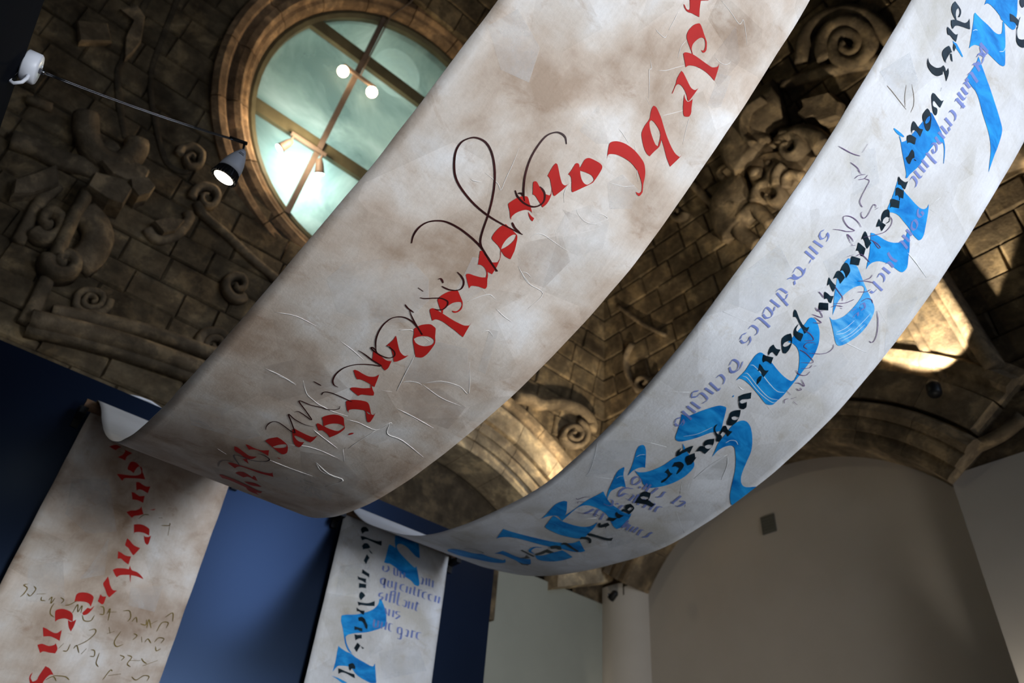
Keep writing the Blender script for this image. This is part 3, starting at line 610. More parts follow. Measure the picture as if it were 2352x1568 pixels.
for k in (1, 2):
    B = Banner(k); root = empty('calligraphy_banner', (B.pt(.5, 0))); B.root = root; BN[k] = B; tag(root, *LABB[k])
    B.T = Matrix.Translation(-root.location)
    ss = [-HANG + .05 * i for i in range(int((HANG - .1) / .05) + 1)]
    x = ss[-1]; end = B.S[-1]
    while x < end - .03: x += .012 if x < .18 else .03; ss.append(min(x, end))
    nu = 24; vv = []; uvs = []
    for layer, off in ((0, 0.0), (1, -.0025)):
        for S in ss:
            for i in range(nu + 1):
                u = i / nu; wob = .0 * noise.noise(Vector((u * 3 + 7 * k, S * 3, 0)))
                if S < .25: wob = 0
                eu = 0
                if i in (0, nu): eu = .003 * noise.noise(Vector((S * 6, k * 9 + i, 1)))
                vv.append(B.T @ B.pt(u + eu, S, off + wob)); uvs.append((u, S))
    n1 = (nu + 1) * len(ss); ff = []; fm = []
    for j in range(len(ss) - 1):
        for i in range(nu):
            a = j * (nu + 1) + i; q = (a, a + 1, a + nu + 2, a + nu + 1)
            ff.append(q); fm.append(0); ff.append(tuple(n1 + t for t in reversed(q))); fm.append(1)
        for i, rev in ((0, False), (nu, True)):
            a = j * (nu + 1) + i; q = (a, a + nu + 1, n1 + a + nu + 1, n1 + a); ff.append(tuple(reversed(q)) if rev else q); fm.append(1)
    obj('paper_sheet', vv, ff, None, root, True, uvs, [SHEET[k], WHITEPAPER], fm)
OFF = dict(patchL=.0010, patchD=.0010, red=.0016, ink=.0022, blue=.0014, blue2=.0014, streak=.0018, lilac=.0022, black=.0026, purple=.0030, gold=.0022, stain=.0014)
NAMES = dict(patchL='paper_patch', patchD='paper_patch', red='red_letter', ink='pen_flourish', blue='blue_brush_letter', blue2='blue_brush_letter', black='black_letter', lilac='lilac_letter', stain='stain_line', streak='dry_brush_streak', purple='handwriting_stroke', gold='handwriting_stroke')
def to_mesh(B, loops_tris, off):
    # loops_tris: list of (verts2d, faces); refine long edges, then lay it on the sheet
    bm = bmesh.new()
    for v2, fc in loops_tris:
        vs2 = [bm.verts.new((p.x, p.y, 0)) for p in v2]
        for t in fc:
            try: bm.faces.new([vs2[i] for i in t])
            except ValueError: pass
    for _ in range(4):
        e = [x for x in bm.edges if x.calc_length() > .045]
        if not e: break
        bmesh.ops.subdivide_edges(bm, edges=e, cuts=1, use_grid_fill=False)
    bmesh.ops.triangulate(bm, faces=[f for f in bm.faces if len(f.verts) > 3])
    bm.verts.index_update()
    uv = [(v.co.x, v.co.y) for v in bm.verts]; vv = [B.T @ B.pt(v.co.x, v.co.y, off + .0025 * 0) for v in bm.verts]
    ff = [tuple(v.index for v in f.verts) for f in bm.faces]; bm.free()
    # face the viewer's side
    return vv, ff, uv
def fill(loops):
    P = [[Vector((p.x, p.y, 0)) for p in lp] for lp in loops]
    tri = tessellate_polygon(P); flat = [p for lp in P for p in lp]
    return flat, [tuple(t) for t in tri]
def ribbon(path, w, taper=True):
    Q = catmull([(p.x, p.y, 0) for p in path], 5); n = len(Q); vv = []
    for i, q in enumerate(Q):
        t = (Q[min(i + 1, n - 1)] - Q[max(i - 1, 0)]); t = t.normalized() if t.length > 1e-9 else Vector((1, 0, 0)); s = Vector((-t.y, t.x, 0))
        f = min(1, .45 + 4.0 * min(i, n - 1 - i) / n) * (.8 + .35 * abs(s.x * .6 + s.y * .8)) if taper else 1
        vv += [q + s * w * .5 * f, q - s * w * .5 * f]
    return vv, [(2 * i, 2 * i + 2, 2 * i + 3, 2 * i + 1) for i in range(n - 1)]
def nib(path, nv):
    Q = catmull([(p.x, p.y, 0) for p in path], 5); h = Vector((nv.x, nv.y, 0)) * .6; n = len(Q); vv = []; th = h.length * .26
    for i, q in enumerate(Q):
        t = (Q[min(i + 1, n - 1)] - Q[max(i - 1, 0)]); t = t.normalized() if t.length > 1e-9 else Vector((1, 0, 0)); s = Vector((-t.y, t.x, 0))
        a = h if h.dot(s) > 0 else -h
        if abs(h.dot(s)) < th: a = s * th + t * a.dot(t) * .0
        vv += [q + a, q - a]
    return vv, [(2 * i, 2 * i + 2, 2 * i + 3, 2 * i + 1) for i in range(n - 1)]
ART = [
(1, 'poly', 'red', 0, '550,4875 576,4843 575,4835 566,4832 550,4838 546,4837 554,4831 568,4827 581,4829 592,4835 612,4841 627,4846 611,4869 596,4896 622,4920 615,4930'),
(1, 'poly', 'red', 0, '675,4728 633,4750 623,4763 620,4779 625,4807 637,4825 645,4829 661,4823 684,4810 704,4800 714,4791 725,4774 725,4762 719,4756 707,4758 718,4763 715,4777 705,4791 693,4799 681,4795 672,4782 666,4761 666,4748 672,4735 689,4723 687,4721'),
(1, 'poly', 'red', 0, '656,4697 655,4704 662,4711 688,4723 735,4731 775,4737 789,4742 804,4758 803,4771 811,4755 826,4708 802,4710 771,4709 733,4700 711,4689 698,4678 693,4667 683,4676'),
(1, 'poly', 'red', 0, '687,4646 699,4645 737,4631 760,4624 779,4628 786,4642 786,4615 784,4581 778,4580 761,4592 733,4603 715,4604 705,4598 703,4587 709,4560 707,4557 698,4594 691,4610 688,4626'),
(1, 'poly', 'red', 0, '751,4590 763,4579 779,4575 787,4582 790,4589 792,4597 808,4570 820,4553 822,4538 813,4530 803,4526 792,4533 773,4555 759,4576'),
(1, 'poly', 'red', 0, '674,4477 686,4479 705,4472 730,4460 762,4440 797,4420 834,4403 864,4394 887,4395 891,4407 886,4381 877,4341 843,4359 810,4382 780,4401 785,4389 790,4372 784,4345 780,4320 764,4320 734,4335 704,4360 695,4375 691,4397 691,4430 681,4448 674,4467|699,4429 709,4432 735,4427 759,4417 773,4399 785,4371 771,4370 741,4385 713,4404 699,4419'),
(1, 'poly', 'red', 0, '645,4206 632,4227 619,4251 618,4264 630,4278 647,4288 672,4296 712,4299 749,4293 777,4284 799,4265 814,4244 825,4221 842,4195 843,4180 839,4174 828,4174 818,4179 832,4182 837,4192 833,4201 820,4217 798,4232 769,4246 731,4253 692,4249 664,4241 643,4228 639,4220'),
(1, 'poly', 'red', 0, '557,4077 557,4099 555,4122 560,4128 568,4128 579,4119 575,4150 577,4160 586,4169 608,4175 629,4178 644,4176 651,4166 654,4135 654,4111 650,4099 636,4075 613,4037 607,4037 592,4053 578,4070 567,4077|585,4113 606,4120 629,4125 644,4122 651,4115 648,4101 641,4089 627,4086 610,4092 595,4103'),
(1, 'poly', 'red', 0, '494,4081 501,4081 518,4068 539,4051 559,4038 573,4039 579,4049 576,4026 565,3987 558,3987 548,3995 530,4009 511,4025 497,4029 494,4048 492,4070'),
(1, 'poly', 'red', 0, '471,3987 479,3989 498,3981 520,3973 536,3974 549,3979 548,3987 536,4005 546,3994 555,3974 559,3950 555,3930 544,3934 521,3942 504,3948 495,3946 481,3964 469,3980'),
(1, 'poly', 'red', 0, '448,3868 446,3874 451,3890 462,3913 478,3927 488,3928 501,3919 516,3909 537,3893 527,3895 514,3891 502,3880 490,3861 486,3841 492,3831 484,3836 468,3852'),
(1, 'poly', 'red', 0, '522,3889 532,3885 547,3882 556,3882 559,3870 549,3871 534,3879'),
(1, 'poly', 'red', 0, '487,3808 506,3806 533,3802 551,3796 567,3770 579,3745 587,3715 571,3713 555,3715 534,3724 516,3731 483,3738 476,3750 475,3772 479,3795|544,3798 550,3781 548,3757 541,3737 534,3726 528,3742 526,3766 531,3787 538,3796'),
(1, 'poly', 'red', 0, '477,3680 482,3684 488,3682 513,3672 535,3668 548,3674 557,3682 553,3698 531,3727 533,3728 553,3701 561,3679 566,3663 571,3633 564,3633 551,3632 562,3622 571,3608 589,3585 590,3575 580,3572 565,3569 549,3562 541,3556 542,3545 531,3553 498,3579 497,3586 506,3591 524,3595 548,3603 561,3612 551,3627 533,3638 516,3640 505,3635 490,3659'),
(1, 'poly', 'red', 0, '496,3501 516,3516 534,3505 557,3491 565,3483 575,3466 573,3448 563,3438 551,3441 565,3447 570,3459 566,3477 556,3486 546,3481 533,3467 526,3443 525,3426 533,3415 529,3414 515,3423 488,3442 481,3450 480,3466 487,3487'),
(1, 'poly', 'red', 0, '487,3399 485,3405 489,3412 499,3414 529,3414 573,3412 602,3413 628,3416 644,3426 642,3443 647,3418 658,3375 646,3376 617,3381 590,3384 563,3387 540,3386 527,3380 522,3370 508,3381'),
(1, 'poly', 'red', 0, '499,3329 509,3342 526,3354 545,3353 554,3349 572,3324 592,3299 598,3274 601,3246 600,3230 596,3218 586,3211 576,3207 563,3219 540,3243 521,3262 504,3290 493,3304 494,3316|519,3270 524,3284 537,3298 555,3308 572,3309 582,3305 588,3293 585,3280 572,3266 554,3259 535,3260'),
(1, 'poly', 'red', 0, '458,3246 468,3238 487,3219 508,3200 523,3191 541,3188 550,3199 547,3180 536,3152 527,3143 521,3148 508,3163 485,3184 470,3194 459,3189 461,3209 462,3228'),
(1, 'poly', 'red', 0, '436,3142 440,3147 454,3145 481,3136 501,3133 517,3139 514,3153 519,3136 528,3106 526,3089 514,3093 502,3099 484,3100 460,3104 450,3121'),
(1, 'poly', 'red', 0, '435,3022 437,3028 449,3030 471,3028 495,3029 515,3042 521,3060 532,3032 545,2996 536,2997 521,3000 507,3001 484,3000 471,2992 457,3002'),
(1, 'poly', 'red', 0, '480,2935 479,2943 491,2953 517,2967 537,2985 525,2997 533,2995 549,2980 562,2970 569,2957 563,2952 546,2943 530,2934 525,2921 514,2924 494,2929'),
(1, 'poly', 'red', 0, '508,2864 507,2871 516,2886 530,2897 547,2906 565,2912 579,2909 598,2892 623,2865 633,2866 631,2882 641,2851 646,2827 644,2819 635,2820 617,2840 594,2866 583,2865 561,2854 547,2841 543,2830 552,2817 537,2829 523,2845|598,2867 610,2868 622,2863 613,2860'),
(1, 'poly', 'red', 0, '493,2683 493,2691 500,2693 521,2689 502,2716 490,2729 489,2740 497,2757 510,2774 527,2783 546,2784 557,2777 572,2756 587,2738 593,2726 593,2705 590,2680 579,2644 562,2656 537,2665 529,2663 521,2654 504,2671|522,2692 530,2713 543,2730 562,2741 577,2741 585,2737 587,2722 584,2705 577,2697 558,2692 538,2690'),
(1, 'poly', 'red', 0, '625,2702 625,2717 629,2725 637,2728 635,2717 629,2707'),
(1, 'poly', 'red', 0, '441,2591 443,2604 460,2601 491,2599 520,2600 531,2606 535,2624 540,2591 540,2562 524,2561 496,2566 468,2563 471,2554 492,2539 508,2537 520,2546 525,2514 524,2497 508,2498 486,2518 464,2551'),
(1, 'poly', 'red', 0, '400,2441 403,2469 422,2502 442,2499 482,2477 507,2428 506,2405 499,2397 482,2402 448,2417 423,2430|443,2424 454,2455 471,2478 480,2474 483,2456 468,2435 453,2422'),
(1, 'poly', 'red', 0, '354,2354 364,2359 391,2355 422,2360 445,2386 465,2339 444,2345 412,2350 390,2334 385,2323 367,2342'),
(1, 'poly', 'red', 0, '329,2303 343,2304 380,2285 411,2273 436,2293 432,2253 420,2230 444,2191 420,2204 403,2218 414,2227 381,2251 347,2264'),
(1, 'poly', 'red', 0, '379,2110 389,2128 419,2137 453,2146 502,2157 534,2171 551,2189 549,2205 577,2158 557,2154 525,2140 473,2134 437,2129 426,2110 426,2080 403,2094'),
(1, 'poly', 'red', 0, '450,2024 453,2057 468,2075 489,2070 504,2063 520,2055 515,2082 526,2076 556,2033 537,2032 517,2041 503,2038 497,2007 470,2015'),
(1, 'poly', 'red', 0, '423,1895 430,1917 466,1918 510,1916 573,1899 628,1878 640,1892 652,1838 635,1817 580,1841 530,1854 490,1863 468,1857 458,1842'),
(1, 'poly', 'red', 0, '523,1952 541,1977 567,1991 602,1976 588,1953 564,1932 542,1937'),
(1, 'poly', 'red', 0, '575,1843 592,1852 613,1851 668,1781 651,1776 614,1784'),
(1, 'poly', 'red', 0, '495,2358 514,2360 507,2352'),
(1, 'poly', 'red', 0, '192,-258 223,-231 261,-232 247,-246 236,-266 215,-263'),
(1, 'poly', 'red', 0, '283,-240 337,-244 315,-276 315,-307 293,-305 266,-304 286,-279 292,-251'),
(1, 'poly', 'red', 0, '347,-346 347,-312 358,-297 384,-296 411,-309 399,-324 394,-355 395,-368 371,-360 353,-358'),
(1, 'poly', 'red', 0, '304,-412 320,-405 367,-393 412,-377 434,-357 433,-339 413,-313 416,-308 431,-320 441,-340 452,-351 474,-380 434,-390 382,-409 356,-420 351,-440 336,-433'),
(1, 'poly', 'red', 0, '430,-418 447,-411 472,-418 499,-421 521,-412 523,-461 505,-457 481,-453 461,-458 454,-470 442,-447'),
(1, 'poly', 'red', 0, '429,-489 447,-487 481,-496 512,-483 520,-530 502,-527 476,-526 452,-532 440,-509'),
(1, 'poly', 'red', 0, '450,-621 468,-603 497,-590 515,-571 518,-554 549,-598 524,-616 503,-627 493,-643 472,-634'),
(1, 'poly', 'red', 0, '574,-558 606,-538 598,-551'),
(1, 'poly', 'red', 0, '520,-679 545,-667 577,-663 610,-671 619,-677 631,-714 617,-712 595,-709 563,-714 542,-725 543,-736'),
(1, 'poly', 'red', 0, '601,-724 611,-728 630,-723 642,-710 645,-739 646,-762 641,-773 625,-765 612,-747'),
(1, 'poly', 'red', 0, '516,-772 537,-782 568,-800 610,-805 601,-831 589,-860 565,-843 545,-826 522,-817 518,-796'),
(1, 'poly', 'red', 0, '497,-863 518,-866 545,-874 579,-870 583,-920 552,-910 529,-900 512,-906'),
(1, 'poly', 'red', 0, '512,-977 528,-961 568,-949 596,-945 594,-923 613,-945 647,-947 679,-961 698,-976 657,-972 621,-975 635,-1019 612,-976 566,-992 548,-1011 529,-995'),
(1, 'poly', 'red', 0, '501,-1021 514,-1037 532,-1064 557,-1086 581,-1082 566,-1109 554,-1132 535,-1118 516,-1095 493,-1069 496,-1046'),
(1, 'poly', 'red', 0, '502,-1128 518,-1136 537,-1131 539,-1172 530,-1179 504,-1169'),
(1, 'poly', 'red', 0, '382,-1164 405,-1146 439,-1141 467,-1148 477,-1164 480,-1208 462,-1194 437,-1192 409,-1198 388,-1206'),
(1, 'poly', 'red', 0, '466,-1218 485,-1219 497,-1197 492,-1223 480,-1251 461,-1263 451,-1253 460,-1232'),
(1, 'poly', 'red', 0, '316,-1282 326,-1267 352,-1258 389,-1262 410,-1277 423,-1310 409,-1308 378,-1304 349,-1318 338,-1333'),
(1, 'poly', 'red', 0, '396,-1308 417,-1312 436,-1294 439,-1330 435,-1361 415,-1342'),
(1, 'poly', 'red', 0, '292,-1376 313,-1379 352,-1389 373,-1386 388,-1365 401,-1422 375,-1415 345,-1412 315,-1421 302,-1396'),
(1, 'poly', 'red', 0, '305,-1468 325,-1457 360,-1460 384,-1448 388,-1438 408,-1462 407,-1488 374,-1491 347,-1492 335,-1503'),
(1, 'poly', 'red', 0, '388,-1559 414,-1566 444,-1590 427,-1596 415,-1618 411,-1640 415,-1668 371,-1667 345,-1645 336,-1620 342,-1602 344,-1629 361,-1645 377,-1633 378,-1610'),
(1, 'line', 'ink', 5.9, '562,3812 532,3808 482,3802 418,3798 352,3803 288,3819 244,3839 213,3868 187,3908 181,3943 193,3970 213,3987 247,3993 284,3978 322,3946 358,3903 390,3851 415,3798 434,3748 450,3715 466,3698 486,3688 523,3671 577,3651'),
(1, 'line', 'ink', 6.0, '269,3573 256,3599 252,3630 261,3661 284,3685 314,3700 361,3706 416,3703 467,3694 507,3679 547,3664 580,3653'),
(1, 'line', 'ink', 6.2, '501,3826 521,3816 553,3811'),
(1, 'line', 'ink', 6.1, '484,4157 465,4173 443,4174 423,4163 406,4136 402,4095 408,4041 426,3990 450,3950 473,3922 486,3911'),
(1, 'line', 'ink', 6.1, '449,3920 460,3926 473,3922'),
(1, 'line', 'ink', 6.1, '434,3922 455,3910 488,3904 520,3910 539,3926 544,3949 530,3971 513,3980 497,3982'),
(1, 'line', 'ink', 5.0, '465,3573 487,3568 506,3558 517,3543 519,3526 507,3512 488,3503 470,3500 458,3500'),
(1, 'line', 'ink', 4.9, '430,3515 435,3521 443,3519 454,3512'),
(1, 'line', 'ink', 4.9, '395,3450 419,3448'),
(1, 'line', 'ink', 5.0, '426,3422 441,3428 468,3448 488,3460 510,3463 520,3456 524,3442 521,3427 509,3417 497,3413'),
(1, 'line', 'ink', 4.4, '401,3372 420,3365 447,3362'),
(1, 'line', 'ink', 4.6, '431,3360 450,3346 484,3326 531,3302 497,3319 469,3328 443,3329 423,3323 407,3310 397,3291 394,3258 401,3221 415,3188 434,3161 449,3143'),
(1, 'line', 'ink', 4.8, '459,3190 478,3189 498,3183 509,3171 509,3157 497,3146 475,3141 451,3142 431,3145 421,3152 426,3155 439,3151 452,3144'),
(1, 'line', 'ink', 5.0, '392,3114 419,3112 457,3105 502,3100 475,3087 448,3071 421,3048 400,3012 395,2971 404,2935 421,2917 439,2916'),
(1, 'line', 'ink', 4.2, '351,2888 370,2887 386,2886'),
(1, 'line', 'ink', 4.3, '415,2842 412,2857 419,2868 439,2875 472,2878 507,2879 525,2881'),
(1, 'line', 'ink', 4.2, '390,2696 397,2707 420,2705 465,2695 420,2727 367,2763 412,2769 450,2781 484,2790 508,2813 503,2832'),
(1, 'line', 'ink', 4.5, '363,2518 354,2540 352,2567 359,2591 377,2598 405,2591 437,2580 452,2578 457,2583 414,2631 378,2670 413,2657 459,2653 494,2663'),
(1, 'line', 'ink', 5.7, '425,2323 448,2330 479,2319 484,2297 472,2271 446,2247 422,2235'),
(1, 'line', 'ink', 6.5, '372,2023 356,2070 354,2112 367,2135 392,2147'),
(1, 'line', 'ink', 6.1, '429,2131 364,2214 390,2238 435,2238'),
(1, 'line', 'crease', 3.9, '665,4958 721,4954 785,4945 789,4969 824,4944 863,4908'),
(1, 'line', 'crease', 3.6, '507,4693 525,4690 556,4693 556,4709'),
(1, 'line', 'crease', 3.6, '544,4805 550,4760 553,4724'),
(1, 'line', 'crease', 3.9, '775,4777 798,4777 825,4784 839,4801 841,4814'),
(1, 'line', 'crease', 3.6, '686,4671 660,4639 635,4607 609,4587'),
(1, 'line', 'crease', 3.7, '635,4745 631,4712 646,4671'),
(1, 'line', 'crease', 3.6, '557,4597 582,4575 578,4564 605,4533 644,4482'),
(1, 'line', 'crease', 3.7, '724,4467 754,4501 787,4540'),
(1, 'line', 'crease', 3.7, '612,4324 637,4319 679,4305'),
(1, 'line', 'crease', 3.7, '711,4144 734,4154 766,4167 800,4194'),
(1, 'line', 'crease', 3.7, '694,4322 724,4296 750,4267 773,4243 802,4214'),
(1, 'line', 'crease', 3.8, '827,4535 839,4501 868,4440'),
(1, 'line', 'crease', 3.6, '627,4480 675,4465'),
(1, 'line', 'crease', 3.0, '353,4045 368,3991 380,3939 393,3894 372,3905 345,3909 310,3910'),
(1, 'line', 'crease', 3.0, '283,3865 298,3867 321,3878'),
(1, 'line', 'crease', 3.2, '585,4062 582,4034 590,4012 610,3988'),
(1, 'line', 'crease', 3.3, '664,3994 691,3982 727,3979 758,3991 773,4010 789,4036 774,4038 753,4034 730,4016'),
(1, 'line', 'crease', 3.3, '592,3819 603,3843 626,3853 664,3854 701,3854 750,3855'),
(1, 'line', 'crease', 3.3, '647,3892 691,3854'),
(1, 'line', 'crease', 3.3, '629,3708 668,3692 721,3675'),
(1, 'line', 'crease', 3.3, '652,3699 675,3706 700,3700'),
(1, 'line', 'crease', 3.3, '573,3498 587,3526 610,3559 626,3566 652,3561'),
(1, 'line', 'crease', 3.3, '574,3572 610,3559'),
(1, 'line', 'crease', 3.4, '676,3533 720,3524 762,3521'),
(1, 'line', 'crease', 3.5, '702,3428 713,3444 729,3444 751,3434'),
(1, 'line', 'crease', 5.1, '453,3270 481,3293 498,3298'),
(1, 'line', 'crease', 5.5, '568,3212 581,3169 595,3119 614,3058 624,3026'),
(1, 'line', 'crease', 5.2, '541,3296 574,3293'),
(1, 'line', 'crease', 3.1, '613,3076 631,3096 660,3108 682,3107'),
(1, 'line', 'crease', 2.9, '320,3112 376,3102 435,3085'),
(1, 'line', 'crease', 4.9, '321,2866 343,2840 373,2811 402,2800 437,2789 461,2788 483,2786 518,2790 560,2799'),
(1, 'line', 'crease', 5.1, '568,2779 613,2792 695,2797 711,2865 720,2864'),
(1, 'line', 'crease', 5.4, '677,2624 681,2693 695,2797'),
(1, 'line', 'crease', 5.5, '504,2644 550,2628 643,2598'),
(1, 'line', 'crease', 4.7, '574,2995 612,3013'),
(1, 'line', 'crease', 3.9, '229,2835 268,2836 313,2829'),
(1, 'line', 'crease', 6.0, '292,2212 340,2192'),
(1, 'line', 'crease', 5.4, '635,2441 684,2396 734,2391 781,2390'),
(1, 'line', 'crease', 4.9, '481,2480 542,2523 609,2537 693,2534'),
(1, 'line', 'crease', 5.7, '478,2307 582,2311 685,2323'),
(1, 'line', 'crease', 6.3, '710,2867 742,2805 815,2806 948,2770'),
(1, 'line', 'crease', 6.3, '663,2609 710,2867'),
(1, 'line', 'crease', 7.0, '663,2609 717,2533'),
(1, 'line', 'crease', 7.9, '639,2440 724,2397 796,2394 773,2276'),
(1, 'line', 'crease', 5.9, '684,2949 764,2949 864,2942'),
(1, 'line', 'crease', 5.5, '181,2839 242,2841 311,2833'),
(1, 'line', 'crease', 3.9, '628,3709 702,3678 779,3675 775,3597'),
(1, 'line', 'crease', 4.4, '751,3301 851,3177 800,3184 727,3165 679,3115'),
(1, 'line', 'crease', 4.5, '682,3111 782,3096 873,3105'),
(1, 'line', 'crease', 4.7, '694,2950 791,2938'),
(1, 'line', 'crease', 3.8, '69,3092 136,3119 213,3121'),
(1, 'poly', 'patchL', 0, '129,3308 140,3388 220,3465 320,3520 403,3497 459,3429 449,3310 339,3233 235,3217'),
(1, 'poly', 'patchL', 0, '655,3891 640,3964 704,4043 805,4030 850,3939 793,3865 717,3851'),
(1, 'poly', 'patchL', 0, '806,3285 716,3455 749,3465 840,3288'),
(1, 'poly', 'patchL', 0, '470,2260 600,2331 788,2341 874,2148 703,2038 532,2077'),
(1, 'poly', 'patchL', 0, '859,4621 828,4742 878,4771 914,4652 885,4621'),
(1, 'poly', 'patchL', 0, '493,4223 495,4345 618,4257 576,4226'),
(1, 'poly', 'patchL', 0, '558,3166 572,3301 707,3344 850,3182 743,3162 622,3081'),
(1, 'poly', 'patchL', 0, '470,3647 505,3524 518,3403 564,3477 595,3606 551,3680'),
(1, 'poly', 'patchL', 0, '732,4200 833,4190 846,4118 772,4069 702,4139'),
(1, 'poly', 'patchL', 0, '23,4301 67,4414 203,4362 245,4241 143,4214'),
(1, 'poly', 'patchL', 0, '51,2483 243,2568 370,2464 334,2380 132,2329'),
(1, 'poly', 'patchD', 0, '566,3771 683,3890 779,3831 767,3697 668,3675'),
(1, 'poly', 'patchD', 0, '542,2475 686,2546 847,2461 896,2271 700,2222'),
(1, 'poly', 'patchD', 0, '176,2851 280,3000 471,2934 392,2732 235,2717'),
(1, 'poly', 'patchD', 0, '618,3965 708,3986 786,3998 732,3932'),
(1, 'poly', 'patchD', 0, '639,3031 744,3135 892,3111 916,2973 725,2943'),
(1, 'poly', 'patchD', 0, '758,4727 777,4929 875,4841 856,4701'),
(1, 'poly', 'patchL', 0, '83,-539 274,-460 443,-753 294,-820 137,-751'),
(1, 'poly', 'patchL', 0, '381,-1023 417,-805 480,-1018 357,-1083'),
(1, 'poly', 'patchL', 0, '86,-1092 239,-1011 351,-1238 156,-1270'),
(1, 'poly', 'patchL', 0, '647,-1046 824,-979 831,-1139 674,-1144'),
(1, 'line', 'gold', 5.0, '119,-1258 129,-1237 132,-1205 109,-1194 124,-1183'),
(1, 'line', 'gold', 5.0, '144,-1232 164,-1239 174,-1199 157,-1185'),
(1, 'line', 'gold', 5.0, '190,-1221 230,-1207'),
(1, 'line', 'gold', 5.0, '219,-1228 224,-1245 245,-1242'),
(1, 'line', 'gold', 5.1, '259,-1235 268,-1214 277,-1248 285,-1215'),
(1, 'line', 'gold', 5.0, '292,-1243 289,-1275 299,-1302 324,-1313'),
(1, 'line', 'gold', 5.1, '310,-1204 332,-1213 326,-1234'),
(1, 'line', 'gold', 5.2, '349,-1239 373,-1226 401,-1193'),
(1, 'line', 'gold', 5.2, '403,-1267 410,-1215 427,-1254 434,-1215 445,-1255'),
(1, 'line', 'gold', 5.2, '456,-1264 478,-1289 511,-1280 518,-1247'),
(1, 'line', 'gold', 5.3, '540,-1234 562,-1228 548,-1194 529,-1193'),
(1, 'line', 'gold', 5.3, '579,-1223 584,-1190 599,-1255'),
(1, 'line', 'gold', 5.4, '580,-1211 625,-1198'),
(1, 'line', 'gold', 5.5, '657,-1182 691,-1173 711,-1205 703,-1233'),
(1, 'line', 'gold', 5.5, '726,-1227 740,-1197 757,-1224'),
(1, 'line', 'gold', 5.5, '777,-1225 809,-1223 803,-1193'),
(1, 'line', 'gold', 5.5, '821,-1239 815,-1189 845,-1232'),
(1, 'line', 'gold', 5.6, '836,-1209 865,-1182'),
(1, 'line', 'gold', 5.6, '882,-1242 894,-1187 930,-1177 929,-1210'),
(1, 'line', 'gold', 5.7, '901,-1152 935,-1116 953,-1164'),
(1, 'line', 'gold', 5.1, '486,-1431 533,-1389 560,-1340 551,-1318 521,-1332'),
(1, 'line', 'gold', 5.3, '621,-1324 655,-1302'),
(1, 'line', 'gold', 5.3, '618,-1287 637,-1319'),
(1, 'line', 'gold', 5.3, '689,-1293 676,-1352 698,-1377 728,-1357'),
(1, 'line', 'gold', 5.4, '762,-1286 784,-1293 770,-1321'),
(1, 'line', 'gold', 5.4, '810,-1292 824,-1320'),
(1, 'line', 'gold', 5.5, '839,-1316 850,-1294 876,-1313'),
(1, 'line', 'gold', 5.5, '892,-1302 907,-1273 939,-1271 930,-1299'),
(1, 'line', 'gold', 5.5, '907,-1323 921,-1345 941,-1327'),
(1, 'line', 'gold', 4.9, '412,-1461 427,-1428'),
(1, 'line', 'gold', 5.0, '438,-1466 458,-1461 460,-1425'),
(1, 'line', 'gold', 5.0, '485,-1443 494,-1423 521,-1457'),
(1, 'line', 'gold', 5.0, '534,-1460 549,-1426'),
(1, 'line', 'gold', 5.1, '573,-1426 594,-1427 603,-1454 581,-1460'),
(1, 'line', 'gold', 5.1, '623,-1431 627,-1483 647,-1502'),
(1, 'line', 'gold', 5.2, '733,-1416 760,-1421 750,-1442'),
(1, 'line', 'gold', 5.3, '773,-1406 800,-1412 790,-1450 814,-1462'),
(1, 'line', 'gold', 5.3, '795,-1431 853,-1417'),
(1, 'line', 'gold', 5.4, '854,-1404 872,-1418 894,-1425'),
(1, 'line', 'gold', 5.4, '875,-1442 947,-1394'),
(1, 'line', 'gold', 5.1, '695,-1560 714,-1504 727,-1506'),
(1, 'line', 'gold', 5.1, '714,-1533 777,-1509'),
(1, 'line', 'gold', 5.3, '839,-1510 869,-1521 901,-1490 932,-1488 929,-1513'),
(1, 'line', 'gold', 4.8, '444,-1595 502,-1587 530,-1598'),
(1, 'line', 'gold', 4.8, '417,-1623 446,-1600 470,-1617'),
(1, 'line', 'gold', 5.8, '532,-636 552,-601 582,-590'),
(1, 'line', 'gold', 5.9, '643,-588 666,-580'),
(1, 'line', 'gold', 5.9, '676,-629 722,-612 720,-595'),
(1, 'line', 'gold', 5.9, '738,-676 725,-607'),
(2, 'poly', 'blue', 0, '365,5501 361,5524 353,5541 526,5684 547,5655 569,5626 584,5591 598,5579 600,5565 590,5552 569,5544 520,5536 510,5536 496,5532 478,5537 438,5535 402,5530 382,5523 371,5513'),
(2, 'poly', 'blue', 0, '338,5440 350,5441 385,5446 441,5457 490,5463 521,5474 537,5490 532,5503 510,5532 518,5538 538,5524 578,5486 606,5454 644,5413 645,5401 633,5392 612,5385 521,5372 487,5365 454,5358 427,5344 412,5326 405,5309 396,5328 372,5372 353,5406 337,5430'),
(2, 'poly', 'blue', 0, '301,5267 317,5270 326,5274 363,5269 397,5261 394,5256 354,5258 329,5258 314,5261'),
(2, 'poly', 'blue', 0, '478,5323 501,5316 535,5305 588,5288 636,5273 695,5252 754,5230 820,5202 840,5179 860,5123 867,5092 875,5065 893,5010 862,5050 837,5081 802,5109 752,5136 665,5168 598,5198 561,5207 530,5206 477,5208 479,5247 484,5291'),
(2, 'poly', 'blue', 0, '388,4976 406,4982 441,4976 487,4966 520,4957 548,4945 575,4928 601,4900 619,4875 616,4875 585,4910 561,4929 549,4933 531,4923 519,4918 507,4889 501,4837 500,4792 491,4762 478,4729 476,4711 468,4706 456,4722 412,4748 364,4776 338,4793 313,4806 317,4809 342,4797 361,4820 373,4870 385,4926'),
(2, 'poly', 'blue', 0, '265,4813 285,4817 315,4821 338,4822 336,4817 306,4808 280,4807 266,4809'),
